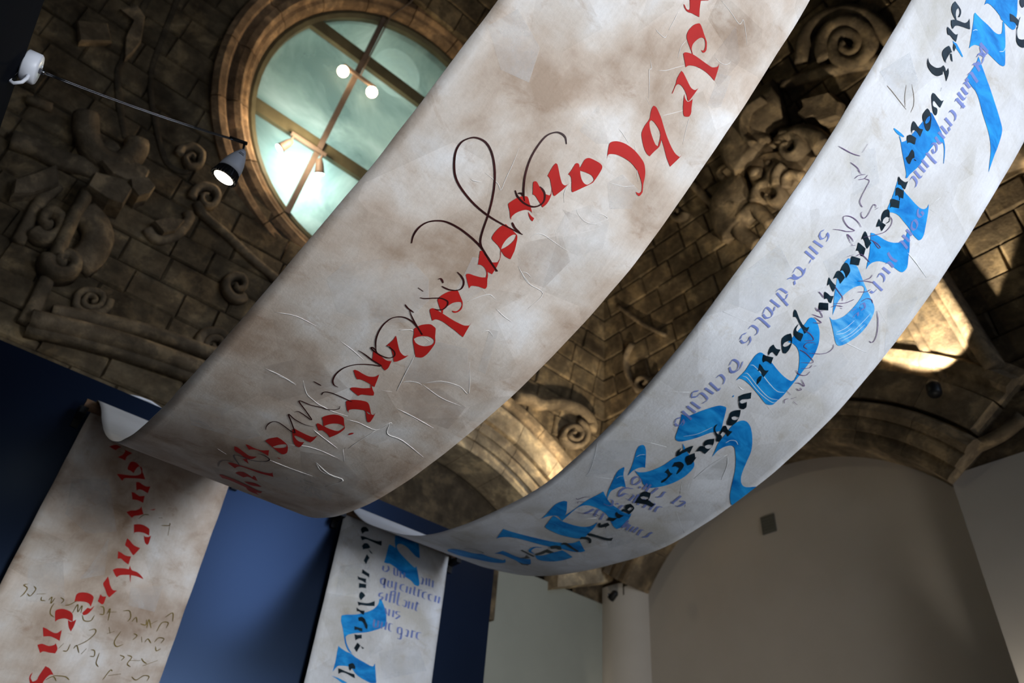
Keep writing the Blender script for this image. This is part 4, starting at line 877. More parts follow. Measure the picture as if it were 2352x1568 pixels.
(2, 'poly', 'blue', 0, '437,4671 459,4671 498,4662 540,4661 588,4660 633,4662 659,4671 672,4688 669,4704 694,4673 720,4633 744,4594 747,4574 736,4560 691,4559 641,4567 595,4570 547,4572 511,4562 483,4546 473,4558 464,4596 451,4635'),
(2, 'poly', 'blue', 0, '471,4437 488,4444 525,4451 574,4459 614,4474 644,4494 660,4522 650,4548 659,4560 722,4502 741,4477 772,4441 768,4413 747,4404 700,4399 660,4393 610,4376 580,4351 571,4329 574,4310 555,4338 530,4376 493,4414'),
(2, 'poly', 'blue2', 0, '449,4295 461,4298 499,4294 527,4293 586,4271 641,4252 695,4235 741,4220 764,4203 778,4173 785,4128 779,4082 762,4038 743,4005 724,3987 703,3985 679,3995 633,4022 588,4046 565,4057 590,4055 614,4073 635,4103 646,4147 649,4190 643,4231 631,4246 612,4248 589,4233 569,4206 555,4169 551,4133 561,4102 576,4069 546,4101 515,4134 484,4174 466,4200 450,4244 445,4273'),
(2, 'poly', 'blue', 0, '373,3577 372,3602 375,3641 367,3685 363,3725 371,3748 387,3754 415,3752 467,3744 522,3733 579,3726 628,3728 642,3741 627,3781 591,3824 556,3853 522,3867 488,3868 464,3860 468,3881 471,3933 476,3964 475,3994 484,4006 508,4009 543,3998 577,3978 612,3942 632,3905 642,3865 647,3809 649,3745 652,3696 655,3651 650,3614 647,3585 633,3572 605,3566 539,3581 469,3596 416,3601 383,3596'),
(2, 'poly', 'blue', 0, '266,3268 302,3276 334,3331 368,3383 398,3419 424,3431 443,3431 466,3398 495,3351 523,3308 508,3290 481,3262 452,3209 419,3160 388,3124 362,3117 341,3132 317,3181 292,3228'),
(2, 'poly', 'blue', 0, '613,3142 593,3187 570,3239 560,3305 551,3368 558,3402 580,3426 610,3429 651,3413 709,3368 766,3305 801,3237 838,3166 870,3121 911,3089 951,3087 998,3127 998,3022 998,2925 971,2941 923,2981 854,3067 801,3139 747,3199 698,3244 665,3267 641,3264 616,3233 606,3188'),
(2, 'poly', 'blue', 0, '425,3496 421,3506 426,3510 428,3500'),
(2, 'poly', 'blue', 0, '404,3121 433,3107 464,3090 506,3075 552,3055 577,3032 588,2999 591,2938 577,2870 552,2813 517,2766 485,2741 439,2749 408,2772 320,2806 350,2807 382,2831 408,2875 430,2940 439,3007 452,3069'),
(2, 'poly', 'blue', 0, '230,2982 245,2983 270,2965 305,2925 359,2857 346,2854 329,2831 319,2794 324,2746 302,2796 270,2858 233,2925 221,2963'),
(2, 'poly', 'blue', 0, '258,2789 267,2784 301,2735 347,2694 382,2661 355,2652 339,2607 336,2579 351,2540 371,2504 348,2529 318,2581 294,2636 267,2701 252,2750'),
(2, 'poly', 'blue', 0, '302,2552 325,2536 355,2517 402,2493 464,2480 533,2471 569,2482 572,2495 594,2455 612,2409 632,2339 627,2305 593,2313 541,2344 477,2383 425,2397 372,2401 326,2390 302,2368 293,2329 306,2254 337,2149 325,2156 303,2215 291,2307 283,2391 288,2461 298,2514'),
(2, 'poly', 'blue', 0, '186,2329 206,2337 238,2299 278,2249 315,2190 328,2153 287,2173 267,2171 246,2142 239,2108 240,2076 220,2140 194,2211 177,2273'),
(2, 'poly', 'blue', 0, '259,2156 276,2162 334,2146 375,2150 427,2160 473,2183 495,2219 493,2262 486,2291 521,2227 551,2150 576,2089 564,2043 517,2019 464,2003 397,2002 330,2014 299,2066'),
(2, 'poly', 'blue', 0, '184,1808 227,1812 298,1826 395,1853 489,1885 553,1923 590,1964 596,2009 592,2030 659,1984 730,1938 726,1903 684,1867 616,1850 551,1818 452,1790 350,1768 287,1736 261,1691 262,1654 225,1725'),
(2, 'poly', 'blue', 0, '635,1834 685,1825 757,1801 767,1728 755,1637 710,1580 668,1575 606,1619 632,1663 630,1748'),
(2, 'poly', 'blue', 0, '453,1403 436,1505 474,1505 555,1492 612,1500 647,1534 725,1447 726,1401 700,1378 629,1414 561,1426 502,1435 469,1429'),
(2, 'poly', 'blue', 0, '326,1060 293,1172 338,1221 403,1243 431,1304 512,1298 592,1327 569,1374 641,1288 644,1199 613,1119 555,1037 526,906 431,912'),
(2, 'line', 'blue', 15.7, '528,1765 500,1737 512,1684 539,1649 579,1645'),
(2, 'poly', 'blue', 0, '467,-100 520,-86 604,-79 689,-77 708,-128 727,-200 690,-198 640,-175 584,-150 533,-146 507,-157 501,-179 530,-213 604,-250 672,-281 696,-288 707,-272 729,-315 761,-395 755,-420 722,-421 678,-397 609,-382 530,-346 468,-331 442,-336 415,-337 421,-292 425,-210 430,-184 458,-186 490,-193 475,-149'),
(2, 'poly', 'blue', 0, '436,-614 452,-614 477,-643 512,-692 526,-742 537,-779 499,-811 443,-844 378,-876 302,-901 243,-927 226,-948 242,-982 271,-1016 307,-1043 275,-1035 250,-1013 226,-977 193,-903 164,-851 160,-814 196,-799 272,-776 346,-739 400,-702 432,-657'),
(2, 'poly', 'blue', 0, '186,-1019 215,-1030 257,-1040 292,-1043 341,-1060 404,-1073 462,-1084 487,-1082 498,-1061 515,-1112 538,-1183 493,-1193 441,-1186 389,-1174 355,-1158 320,-1134 280,-1131 243,-1138 212,-1149 185,-1191 188,-1149 189,-1105 186,-1057'),
(2, 'poly', 'blue', 0, '182,-1217 230,-1218 280,-1226 315,-1233 274,-1242 227,-1227'),
(2, 'line', 'streak', 3.3, '657,4025 686,4064 701,4115'),
(2, 'line', 'streak', 3.3, '695,4007 732,4063 748,4134 755,4183'),
(2, 'line', 'streak', 3.3, '716,4008 747,4060 769,4131'),
(2, 'line', 'streak', 3.3, '664,4017 698,4044 717,4082'),
(2, 'line', 'streak', 3.5, '376,3677 395,3684 457,3676 535,3659 606,3650 646,3665'),
(2, 'line', 'streak', 3.6, '382,3629 401,3636 471,3620 547,3605 606,3602 650,3619'),
(2, 'line', 'streak', 3.6, '382,3613 414,3618 492,3600 563,3590 631,3590 650,3604'),
(2, 'line', 'streak', 3.7, '375,3159 424,3212 447,3257 465,3300'),
(2, 'line', 'streak', 3.8, '603,3261 614,3291 643,3303 671,3292'),
(2, 'line', 'streak', 3.7, '261,2892 269,2919 290,2937'),
(2, 'line', 'streak', 4.0, '285,2692 291,2716 305,2731'),
(2, 'line', 'streak', 3.5, '577,5425 598,5444 598,5463'),
(2, 'line', 'streak', 3.4, '375,5375 385,5389 398,5397'),
(2, 'poly', 'black', 0, '206,5390 224,5390 254,5389 267,5378 270,5361 263,5356 262,5370 254,5382 242,5385 235,5372 243,5354 263,5341 257,5338 223,5345 206,5357 202,5374'),
(2, 'poly', 'black', 0, '237,5320 248,5332 272,5346 311,5365 325,5384 323,5399 356,5368 328,5354 293,5336 272,5319 268,5300 251,5306'),
(2, 'poly', 'black', 0, '235,5286 250,5289 279,5291 299,5296 306,5306 315,5287 319,5275 296,5273 272,5272 259,5266 244,5275'),
(2, 'poly', 'black', 0, '313,5262 333,5261 337,5239 321,5248'),
(2, 'poly', 'black', 0, '292,5234 306,5236 328,5229 321,5220 319,5199 320,5182 329,5174 309,5177 285,5187 279,5205'),
(2, 'poly', 'black', 0, '322,5219 331,5223 359,5203 341,5205'),
(2, 'poly', 'black', 0, '225,5127 240,5117 262,5116 294,5126 317,5147 321,5159 337,5158 354,5149 353,5170 371,5155 382,5122 361,5136 332,5147 343,5130 325,5108 294,5097 257,5098 237,5108'),
(2, 'poly', 'black', 0, '349,5043 363,5047 387,5047 416,5050 424,5061 429,5025 403,5026 381,5026 375,5017 390,5006 416,5013 430,4999 430,4987 411,4988 380,5006 355,5028'),
(2, 'poly', 'black', 0, '550,5677 555,5693 570,5709 591,5683 585,5666 564,5665'),
(2, 'poly', 'black', 0, '527,5588 549,5598 591,5608 601,5605 608,5585 578,5582 551,5565'),
(2, 'poly', 'black', 0, '607,5586 621,5562 643,5549 669,5561 688,5580 713,5553 696,5539 668,5529 643,5533 622,5555 607,5575'),
(2, 'line', 'black', 2.9, '376,5089 383,5075'),
(2, 'line', 'black', 3.3, '597,5627 601,5605 613,5576'),
(2, 'poly', 'black', 0, '367,4979 384,4980 409,4970 425,4954 440,4930 438,4915 424,4912 399,4922 371,4937 363,4952|405,4968 414,4960 415,4944 406,4929 397,4931 394,4946 398,4961'),
(2, 'poly', 'black', 0, '336,4896 352,4897 383,4894 408,4904 415,4872 391,4876 369,4874 359,4864 369,4852 352,4863 339,4881'),
(2, 'poly', 'black', 0, '350,4834 362,4847 395,4855 400,4855 412,4832 386,4824 372,4815 374,4810 356,4825'),
(2, 'poly', 'black', 0, '413,4809 431,4808 450,4793 442,4781 446,4760 435,4756 416,4761 407,4764 414,4780 412,4798'),
(2, 'poly', 'black', 0, '452,4788 465,4791 468,4789 459,4786'),
(2, 'poly', 'black', 0, '428,4688 448,4686 477,4691 489,4704 499,4669 483,4668 466,4669 450,4662 432,4679'),
(2, 'poly', 'black', 0, '450,4644 456,4652 475,4656 498,4659 518,4636 501,4631 479,4628 472,4620 458,4633'),
(2, 'poly', 'black', 0, '459,4595 467,4603 488,4611 509,4618 528,4594 505,4584 486,4575 483,4567 472,4580'),
(2, 'poly', 'black', 0, '473,4555 489,4557 513,4537 497,4533 487,4516 493,4501 517,4505 518,4473 494,4484 478,4471 472,4481 464,4504 492,4496 469,4517 463,4539'),
(2, 'poly', 'black', 0, '437,4425 452,4423 476,4414 506,4407 507,4378 489,4383 471,4393 454,4397 448,4390 441,4406'),
(2, 'poly', 'black', 0, '442,4372 461,4373 498,4374 508,4355 513,4343 498,4339 473,4347 460,4339 454,4354'),
(2, 'poly', 'black', 0, '457,4311 473,4317 507,4328 522,4302 500,4292 478,4282 477,4280 464,4297'),
(2, 'line', 'black', 3.5, '492,4665 502,4654'),
(2, 'line', 'black', 3.4, '488,4630 498,4628 506,4619'),
(2, 'line', 'black', 3.4, '513,4537 522,4526 514,4510'),
(2, 'poly', 'black', 0, '447,4272 464,4276 493,4266 503,4254 505,4226 486,4236 464,4241 453,4231 446,4255'),
(2, 'poly', 'black', 0, '445,4229 470,4231 498,4225 497,4192 469,4202 456,4199 447,4188 439,4219'),
(2, 'poly', 'black', 0, '421,4182 450,4176 484,4174 494,4147 468,4154 447,4163 443,4150 432,4165'),
(2, 'poly', 'black', 0, '452,4125 471,4127 493,4127 509,4136 522,4105 507,4104 490,4110 476,4100 458,4115'),
(2, 'poly', 'black', 0, '466,4076 509,4098 535,4074 513,4063 488,4049 473,4066'),
(2, 'poly', 'black', 0, '376,3988 391,3986 431,3969 463,3960 493,3958 506,3969 513,3950 510,3933 482,3944 447,3955 413,3966 396,3960 382,3975'),
(2, 'poly', 'black', 0, '447,3955 448,3944 453,3927 464,3921 481,3924 502,3928 509,3924 519,3897 497,3895 467,3900 451,3914 444,3933'),
(2, 'poly', 'black', 0, '444,3898 462,3889 484,3869 496,3840 495,3815 481,3811 459,3823 431,3847 423,3862 429,3882|472,3872 483,3865 477,3847 463,3835 451,3835 449,3848 459,3864'),
(2, 'poly', 'black', 0, '404,3814 432,3807 456,3815 463,3781 443,3785 428,3786 421,3772 427,3759 412,3771 401,3794'),
(2, 'poly', 'black', 0, '395,3751 421,3757 452,3768 466,3737 446,3738 430,3733 425,3722 409,3731'),
(2, 'poly', 'black', 0, '413,3708 433,3704 462,3697 481,3708 484,3668 466,3673 445,3683 433,3676 421,3695'),
(2, 'poly', 'black', 0, '470,3668 483,3651 485,3634 484,3618 465,3640 463,3657'),
(2, 'poly', 'black', 0, '450,3520 463,3543 491,3572 514,3545 504,3534 479,3516 475,3501 490,3495 505,3507 509,3520 531,3495 528,3476 505,3473 478,3492'),
(2, 'poly', 'black', 0, '484,3423 493,3447 517,3466 538,3438 552,3401 549,3370 527,3359 511,3368 494,3403|508,3406 519,3421 540,3426 546,3414 535,3401 518,3398'),
(2, 'poly', 'black', 0, '474,3332 483,3302 509,3285 532,3282 519,3312 511,3341 521,3348 552,3334 579,3340 581,3301 552,3313 534,3311 536,3288 554,3283 563,3267 565,3244 547,3245 532,3264 495,3282 471,3308'),
(2, 'poly', 'black', 0, '528,3248 550,3218 560,3179 562,3135 531,3140 508,3121 499,3166 518,3174 501,3192 501,3221|520,3178 529,3197 546,3208 559,3198 553,3176 531,3171'),
(2, 'poly', 'black', 0, '440,3028 421,3059 421,3094 434,3059 444,3098 455,3129 466,3143 488,3086 467,3095 454,3066 449,3043'),
(2, 'poly', 'black', 0, '495,3079 508,3108 536,3084 538,3093 552,3039 542,3015 508,3032 488,3058'),
(2, 'poly', 'black', 0, '478,2953 465,2989 485,3011 512,3010 528,2997 540,2955 539,2924 525,2953 517,2972 492,2971'),
(2, 'poly', 'black', 0, '467,2932 497,2915 517,2917 520,2879 524,2846 520,2820 508,2834 512,2873 503,2893 479,2902 475,2895'),
(2, 'poly', 'black', 0, '486,2690 498,2708 532,2713 554,2677 561,2657 623,2650 623,2619 589,2619 550,2605 516,2586 498,2633 489,2668|507,2648 517,2668 543,2676 554,2668 545,2649 524,2641'),
(2, 'poly', 'black', 0, '489,2534 502,2564 540,2553 557,2530 568,2477 534,2482 510,2472 500,2496 516,2500|526,2508 523,2534 539,2544 547,2526 543,2504'),
(2, 'poly', 'black', 0, '492,2451 515,2441 553,2449 551,2407 536,2404 503,2426'),
(2, 'poly', 'black', 0, '496,2374 520,2385 541,2403 547,2355 526,2347 513,2340'),
(2, 'poly', 'black', 0, '500,2281 507,2295 525,2270 534,2326 561,2311 564,2284 579,2256 559,2279 550,2251 529,2249'),
(2, 'poly', 'black', 0, '549,2140 562,2156 616,2166 679,2185 690,2212 716,2173 680,2149 619,2140 572,2123'),
(2, 'poly', 'black', 0, '578,2043 559,2077 583,2105 618,2100 658,2060 656,2044 617,2075 589,2065'),
(2, 'poly', 'black', 0, '564,1894 550,1933 568,1947 641,1924 707,1909 708,1888 634,1905 580,1914'),
(2, 'poly', 'black', 0, '543,1827 552,1864 583,1878 624,1841 613,1826 592,1829 575,1796'),
(2, 'poly', 'black', 0, '585,1641 582,1703 578,1721 567,1774 628,1770 629,1735 603,1722 612,1685 612,1629'),
(2, 'poly', 'black', 0, '486,1617 485,1637 556,1621 616,1607 619,1587 546,1604'),
(2, 'poly', 'black', 0, '587,1485 600,1529 572,1574 609,1562 624,1559 619,1514'),
(2, 'poly', 'black', 0, '649,1418 699,1402 723,1442 740,1401 709,1375'),
(2, 'line', 'black', 7.1, '298,1283 304,1331 355,1353 414,1342 381,1320 331,1297 301,1281'),
(2, 'poly', 'black', 0, '162,-158 171,-133 201,-122 228,-137 228,-149 204,-160 187,-178 182,-187'),
(2, 'poly', 'black', 0, '171,-207 198,-200 261,-200 319,-196 344,-187 359,-180 365,-219 330,-219 276,-216 223,-215 193,-235 180,-223'),
(2, 'poly', 'black', 0, '201,-277 215,-251 245,-243 274,-264 258,-277 225,-293 217,-300'),
(2, 'poly', 'black', 0, '259,-281 294,-297 305,-308 280,-302'),
(2, 'poly', 'black', 0, '256,-324 284,-343 274,-369 267,-401 241,-380 249,-350'),
(2, 'poly', 'black', 0, '246,-445 274,-454 312,-462 313,-489 285,-480 248,-476'),
(2, 'poly', 'black', 0, '217,-506 241,-511 294,-506 296,-539 266,-530 228,-529'),
(2, 'poly', 'black', 0, '242,-553 266,-550 303,-543 307,-573 273,-579 248,-589'),
(2, 'poly', 'black', 0, '275,-607 296,-614 314,-626 296,-653 285,-669 265,-649 264,-624'),
(2, 'poly', 'black', 0, '260,-686 291,-684 350,-671 399,-641 407,-677 345,-693 295,-701 276,-711'),
(2, 'poly', 'black', 0, '263,-728 282,-735 304,-738 333,-732 333,-752 330,-764 309,-759 291,-750 271,-754'),
(2, 'poly', 'black', 0, '291,-794 319,-780 347,-787 361,-805 381,-826 382,-852 366,-847 350,-826 326,-811 302,-815'),
(2, 'poly', 'black', 0, '277,-859 297,-859 342,-856 348,-878 327,-879 306,-876 283,-883'),
(2, 'poly', 'black', 0, '290,-912 315,-910 348,-899 354,-925 330,-932 307,-950'),
(2, 'poly', 'black', 0, '327,-960 355,-973 346,-997 335,-1024 309,-1002'),
(2, 'poly', 'black', 0, '356,-977 388,-982 380,-992'),
(2, 'poly', 'black', 0, '291,-1117 322,-1101 345,-1116 350,-1135 325,-1137 315,-1155 303,-1146'),
(2, 'poly', 'black', 0, '220,-1160 244,-1160 299,-1167 353,-1168 363,-1192 333,-1187 292,-1178 254,-1179 231,-1194'),
(2, 'nib', 'lilac', (3.5, 13.3), '447,5368 514,5373|458,5361 482,5350 505,5353 517,5369'),
(2, 'nib', 'lilac', (3.5, 13.2), '469,5314 471,5332 494,5344 512,5346|506,5338 515,5322 505,5304 484,5299'),
(2, 'nib', 'lilac', (3.4, 13.1), '469,5276 482,5286 524,5284'),
(2, 'nib', 'lilac', (3.4, 13.0), '471,5226 484,5243 512,5242 546,5241'),
(2, 'nib', 'lilac', (3.3, 12.9), '474,5206 494,5206|475,5185 487,5193 518,5194 522,5204'),
(2, 'nib', 'lilac', (3.1, 12.7), '478,5162 522,5163 527,5172'),
(2, 'nib', 'lilac', (2.9, 12.5), '474,5134 524,5136 527,5149'),
(2, 'nib', 'lilac', (2.8, 12.4), '486,5100 485,5111 509,5113 552,5115|539,5103 532,5122'),
(2, 'nib', 'lilac', (3.4, 10.9), '489,5044 491,5056 512,5060 533,5057 543,5042'),
(2, 'nib', 'lilac', (3.5, 10.8), '486,5014 543,5015'),
(2, 'nib', 'lilac', (3.5, 10.8), '489,4976 544,4976|531,5000 547,4993'),
(2, 'nib', 'lilac', (3.5, 10.8), '493,4949 544,4952'),
(2, 'nib', 'lilac', (3.5, 10.7), '492,4924 534,4921 546,4933'),
(2, 'nib', 'lilac', (3.4, 10.6), '496,4882 498,4897 522,4903 541,4888 535,4873 514,4876'),
(2, 'nib', 'lilac', (3.4, 10.6), '493,4839 502,4848 549,4848 578,4850'),
(2, 'nib', 'lilac', (3.3, 10.5), '494,4812 550,4812|496,4785 547,4787'),
(2, 'nib', 'lilac', (3.3, 10.4), '492,4755 540,4754 544,4765'),
(2, 'nib', 'lilac', (3.3, 10.4), '498,4718 498,4732 521,4733 539,4727 546,4711'),
(2, 'nib', 'lilac', (3.3, 10.5), '627,4653 644,4635 667,4636 673,4653 653,4655'),
(2, 'nib', 'lilac', (3.1, 10.3), '638,4597 655,4575 680,4580 676,4603 649,4609 638,4599'),
(2, 'nib', 'lilac', (2.9, 10.3), '637,4554 684,4554|636,4525 691,4527'),
(2, 'nib', 'lilac', (2.7, 10.2), '643,4490 652,4503 705,4499'),
(2, 'nib', 'lilac', (2.5, 10.1), '621,4427 658,4420 698,4426'),
(2, 'nib', 'lilac', (2.5, 10.2), '650,4389 662,4401 700,4399|649,4366 705,4369'),
(2, 'nib', 'lilac', (2.2, 9.3), '657,4320 654,4338 677,4343 697,4336 705,4324'),
(2, 'nib', 'lilac', (2.2, 9.4), '649,4293 729,4292|672,4255 691,4259 696,4280'),
(2, 'nib', 'lilac', (1.9, 9.3), '670,4176 681,4197 706,4185 693,4167'),
(2, 'nib', 'lilac', (1.9, 9.3), '651,4139 664,4157|680,4118 686,4148 700,4140'),
(2, 'nib', 'lilac', (2.0, 8.8), '243,4283 236,4297 245,4311|239,4284 261,4278 275,4294 272,4311|269,4312 287,4305 294,4286'),
(2, 'nib', 'lilac', (2.0, 8.8), '233,4251 293,4257|232,4223 294,4223'),
(2, 'nib', 'lilac', (1.9, 8.8), '229,4197 294,4198|281,4187 286,4172'),
(2, 'nib', 'lilac', (1.8, 8.8), '244,4098 244,4126 280,4130 294,4117 278,4094 250,4092|285,4144 297,4119 283,4090 253,4079 240,4064|277,4076 292,4067'),
(2, 'nib', 'lilac', (1.6, 8.8), '232,3996 241,4015 286,4020|240,3993 332,3982|291,4016 299,3999 285,3984'),
(2, 'nib', 'lilac', (1.6, 8.9), '236,3955 300,3956|278,3943 289,3928'),
(2, 'nib', 'lilac', (1.6, 9.0), '249,3890 243,3920 285,3918 296,3903 279,3885 252,3888'),
(2, 'nib', 'lilac', (1.6, 9.1), '236,3846 248,3867 326,3864'),
(2, 'nib', 'lilac', (1.6, 9.2), '237,3801 240,3822 277,3825 291,3810 286,3799'),
(2, 'nib', 'lilac', (1.5, 9.3), '236,3745 229,3764 241,3782|241,3742 263,3740 275,3758 272,3776|269,3778 288,3766 293,3745'),
(2, 'nib', 'lilac', (1.0, 10.1), '283,3619 278,3650 316,3652 334,3624 317,3600 291,3611|329,3669 343,3634 332,3605 310,3597'),
(2, 'nib', 'lilac', (0.8, 10.6), '273,3532 280,3556 315,3550 329,3526'),
(2, 'nib', 'lilac', (0.7, 10.8), '264,3494 332,3486 330,3499|264,3457 324,3457'),
(2, 'nib', 'lilac', (0.7, 11.2), '239,3377 225,3403 244,3425|242,3379 261,3396 265,3424 307,3421 322,3411 315,3381|259,3355 326,3352'),
(2, 'nib', 'lilac', (0.4, 11.8), '257,3323 322,3318|256,3285 333,3272'),
(2, 'nib', 'lilac', (0.2, 12.4), '274,3203 263,3226 276,3247|277,3200 298,3197 305,3217 297,3241|295,3244 317,3230 317,3210'),
(2, 'nib', 'lilac', (12.3, -0.6), '392,2705 366,2740 366,2771|392,2705 408,2717 410,2758 386,2778 363,2768'),
(2, 'nib', 'lilac', (12.6, -0.6), '445,2706 446,2723|473,2712 458,2764'),
(2, 'nib', 'lilac', (12.7, -0.6), '498,2708 479,2772|534,2711 532,2774'),
(2, 'nib', 'lilac', (13.0, -0.6), '583,2707 598,2728 588,2769 598,2776'),
(2, 'nib', 'lilac', (13.3, -0.5), '696,2721 689,2806|676,2730 711,2724'),
(2, 'nib', 'lilac', (13.4, -0.6), '727,2719 748,2727 753,2765 742,2782 722,2766'),
(2, 'nib', 'lilac', (12.6, -0.8), '401,2572 378,2613 383,2658 423,2681|401,2572 410,2588 413,2616 434,2624'),
(2, 'nib', 'lilac', (12.9, -0.9), '447,2583 461,2586|476,2581 469,2634 450,2637'),
(2, 'nib', 'lilac', (13.0, -0.8), '510,2581 483,2662'),
(2, 'nib', 'lilac', (13.1, -0.8), '543,2582 532,2625 543,2651'),
(2, 'nib', 'lilac', (13.2, -0.8), '588,2582 575,2660'),
(2, 'nib', 'lilac', (13.4, -0.8), '632,2591 616,2658'),
(2, 'nib', 'lilac', (13.5, -0.8), '669,2594 653,2643 673,2659'),
(2, 'nib', 'lilac', (13.0, -1.1), '380,2520 402,2520 427,2477 397,2461 378,2464'),
(2, 'nib', 'lilac', (13.1, -1.0), '440,2507 445,2520|483,2477 475,2517 490,2520'),
(2, 'nib', 'lilac', (13.4, -1.4), '364,2305 371,2339 372,2381|424,2323 396,2392 410,2395'),
(2, 'nib', 'lilac', (13.7, -1.4), '479,2319 446,2386|524,2350 525,2373'),
(2, 'nib', 'lilac', (14.1, -1.4), '635,2342 608,2426|635,2342 645,2374 629,2403'),
(2, 'nib', 'lilac', (14.3, -1.4), '677,2335 650,2400'),
(2, 'nib', 'lilac', (14.4, -1.4), '704,2338 682,2397|726,2346 707,2408'),
(2, 'nib', 'lilac', (14.5, -1.4), '768,2339 742,2396 755,2408'),
(2, 'nib', 'lilac', (14.7, -1.4), '808,2341 821,2365 810,2401 811,2425'),
(2, 'nib', 'lilac', (14.1, -1.0), '416,-364 418,-396 445,-401 466,-376 456,-351'),
(2, 'nib', 'lilac', (14.3, -1.0), '512,-347 523,-400 547,-401|541,-347 552,-400'),
(2, 'nib', 'lilac', (14.4, -1.0), '571,-356 581,-405|610,-358 612,-399'),
(2, 'nib', 'lilac', (14.9, -1.0), '763,-343 787,-349 784,-393 772,-392'),
(2, 'nib', 'lilac', (15.0, -1.0), '818,-335 823,-390|846,-331 851,-391|881,-334 885,-390'),
(2, 'nib', 'lilac', (14.0, -1.1), '446,-452 418,-469 425,-499 451,-500 452,-454|452,-454 457,-525'),
(2, 'nib', 'lilac', (14.1, -1.1), '484,-458 486,-503 516,-507|515,-453 520,-501'),
(2, 'nib', 'lilac', (14.2, -1.1), '552,-450 555,-513'),
(2, 'nib', 'lilac', (14.4, -1.1), '627,-446 598,-459 599,-491 628,-501'),
(2, 'nib', 'lilac', (14.5, -1.1), '656,-451 655,-501|689,-450 688,-501'),
(2, 'nib', 'lilac', (14.6, -1.1), '724,-434 725,-494 742,-498'),
(2, 'nib', 'lilac', (14.7, -1.1), '765,-441 765,-501|765,-445 793,-441'),
(2, 'nib', 'lilac', (14.8, -1.1), '838,-442 807,-456 808,-492 832,-499'),
(2, 'nib', 'lilac', (15.0, -1.1), '890,-445 863,-457 870,-493 893,-495'),
(2, 'nib', 'lilac', (15.1, -1.1), '929,-443 927,-494|963,-442 961,-494'),
(2, 'nib', 'lilac', (13.7, -1.0), '454,-563 430,-575 429,-598 461,-593 450,-619'),
(2, 'nib', 'lilac', (13.9, -1.0), '491,-557 492,-612'),
(2, 'nib', 'lilac', (13.9, -1.0), '524,-533 525,-616|560,-522 562,-609|513,-559 561,-550|524,-533 559,-517'),
(2, 'nib', 'lilac', (14.1, -1.0), '593,-517 594,-605 618,-612'),
(2, 'nib', 'lilac', (14.2, -1.0), '642,-563 670,-564 667,-607 638,-601'),
(2, 'nib', 'lilac', (14.3, -1.0), '696,-556 696,-612|730,-556 729,-607'),
(2, 'nib', 'lilac', (14.5, -1.0), '767,-540 762,-603 780,-607|754,-558 786,-549'),
(2, 'nib', 'lilac', (13.7, -1.1), '498,-665 518,-704|536,-663 538,-712|573,-661 576,-710'),
(2, 'nib', 'lilac', (14.0, -1.1), '633,-658 601,-662 600,-681 633,-685 602,-717'),
(2, 'nib', 'lilac', (13.4, -1.2), '426,-770 432,-821 458,-818|462,-769 463,-817'),
(2, 'nib', 'lilac', (13.5, -1.2), '494,-769 495,-817|530,-759 531,-816'),
(2, 'nib', 'lilac', (13.7, -1.2), '584,-762 558,-765 562,-808 585,-815'),
(2, 'nib', 'lilac', (13.9, -1.2), '661,-763 636,-775 643,-812 674,-804 667,-766|674,-804 672,-844 645,-847'),
(2, 'nib', 'lilac', (14.0, -1.2), '706,-769 727,-768 725,-813 708,-808'),
(2, 'nib', 'lilac', (14.1, -1.2), '764,-758 764,-812|765,-762 793,-759'),
(2, 'nib', 'lilac', (14.3, -1.2), '842,-755 810,-764 812,-803 835,-806'),
(2, 'line', 'purple', 2.9, '213,4580 244,4580'),
(2, 'line', 'purple', 2.9, '225,4547 235,4568 262,4591'),
(2, 'line', 'purple', 2.9, '244,4554 270,4576 275,4597'),
(2, 'line', 'purple', 3.0, '270,4576 299,4584 305,4553 311,4516 318,4497 337,4489 350,4489'),
(2, 'line', 'purple', 3.0, '413,4523 406,4532 393,4528 393,4511 398,4480 392,4461 374,4458 361,4467 363,4475'),
(2, 'line', 'purple', 3.0, '416,4517 425,4534'),
(2, 'line', 'purple', 3.0, '406,4425 381,4431 339,4430 304,4418 292,4404 309,4394 346,4389 387,4396 354,4372 320,4358 283,4339'),
(2, 'line', 'purple', 3.0, '405,4349 364,4364 400,4364 417,4358'),
(2, 'line', 'purple', 3.0, '404,4350 424,4347'),
(2, 'line', 'purple', 3.0, '417,4340 438,4354'),
(2, 'line', 'purple', 3.1, '437,4295 459,4319'),
(2, 'line', 'purple', 3.1, '475,4320 498,4344 566,4344'),
(2, 'line', 'purple', 3.1, '506,4543 531,4538 543,4517 536,4482 505,4449 451,4402'),
(2, 'line', 'purple', 3.1, '492,4415 530,4422 564,4421 556,4413 511,4418'),
(2, 'line', 'purple', 3.2, '572,4251 615,4275 655,4291'),
(2, 'line', 'purple', 3.2, '621,4313 621,4295 598,4270'),
(2, 'line', 'purple', 3.2, '611,4216 653,4242 665,4262'),
(2, 'line', 'purple', 3.2, '662,4194 678,4220 706,4230 726,4223'),
(2, 'line', 'purple', 3.2, '673,4174 684,4169'),
(2, 'line', 'purple', 3.4, '776,4210 819,4181 863,4137 879,4103 871,4089 855,4088'),
(2, 'line', 'purple', 3.1, '477,4170 519,4162 553,4156 569,4144'),
(2, 'line', 'purple', 3.2, '535,4111 585,4142 608,4166 619,4182'),
(2, 'line', 'purple', 3.2, '537,4092 554,4111 591,4127'),
(2, 'line', 'purple', 3.2, '583,4115 597,4119'),
(2, 'line', 'purple', 3.1, '423,4108 444,4107 469,4102'),
(2, 'line', 'purple', 3.1, '474,4018 532,4036 478,4053'),
(2, 'line', 'purple', 3.2, '492,4014 547,4015 508,3993'),
(2, 'line', 'purple', 3.1, '464,4049 488,4044 514,4060'),
(2, 'line', 'purple', 3.2, '494,3943 536,3948 575,3936 536,3910'),
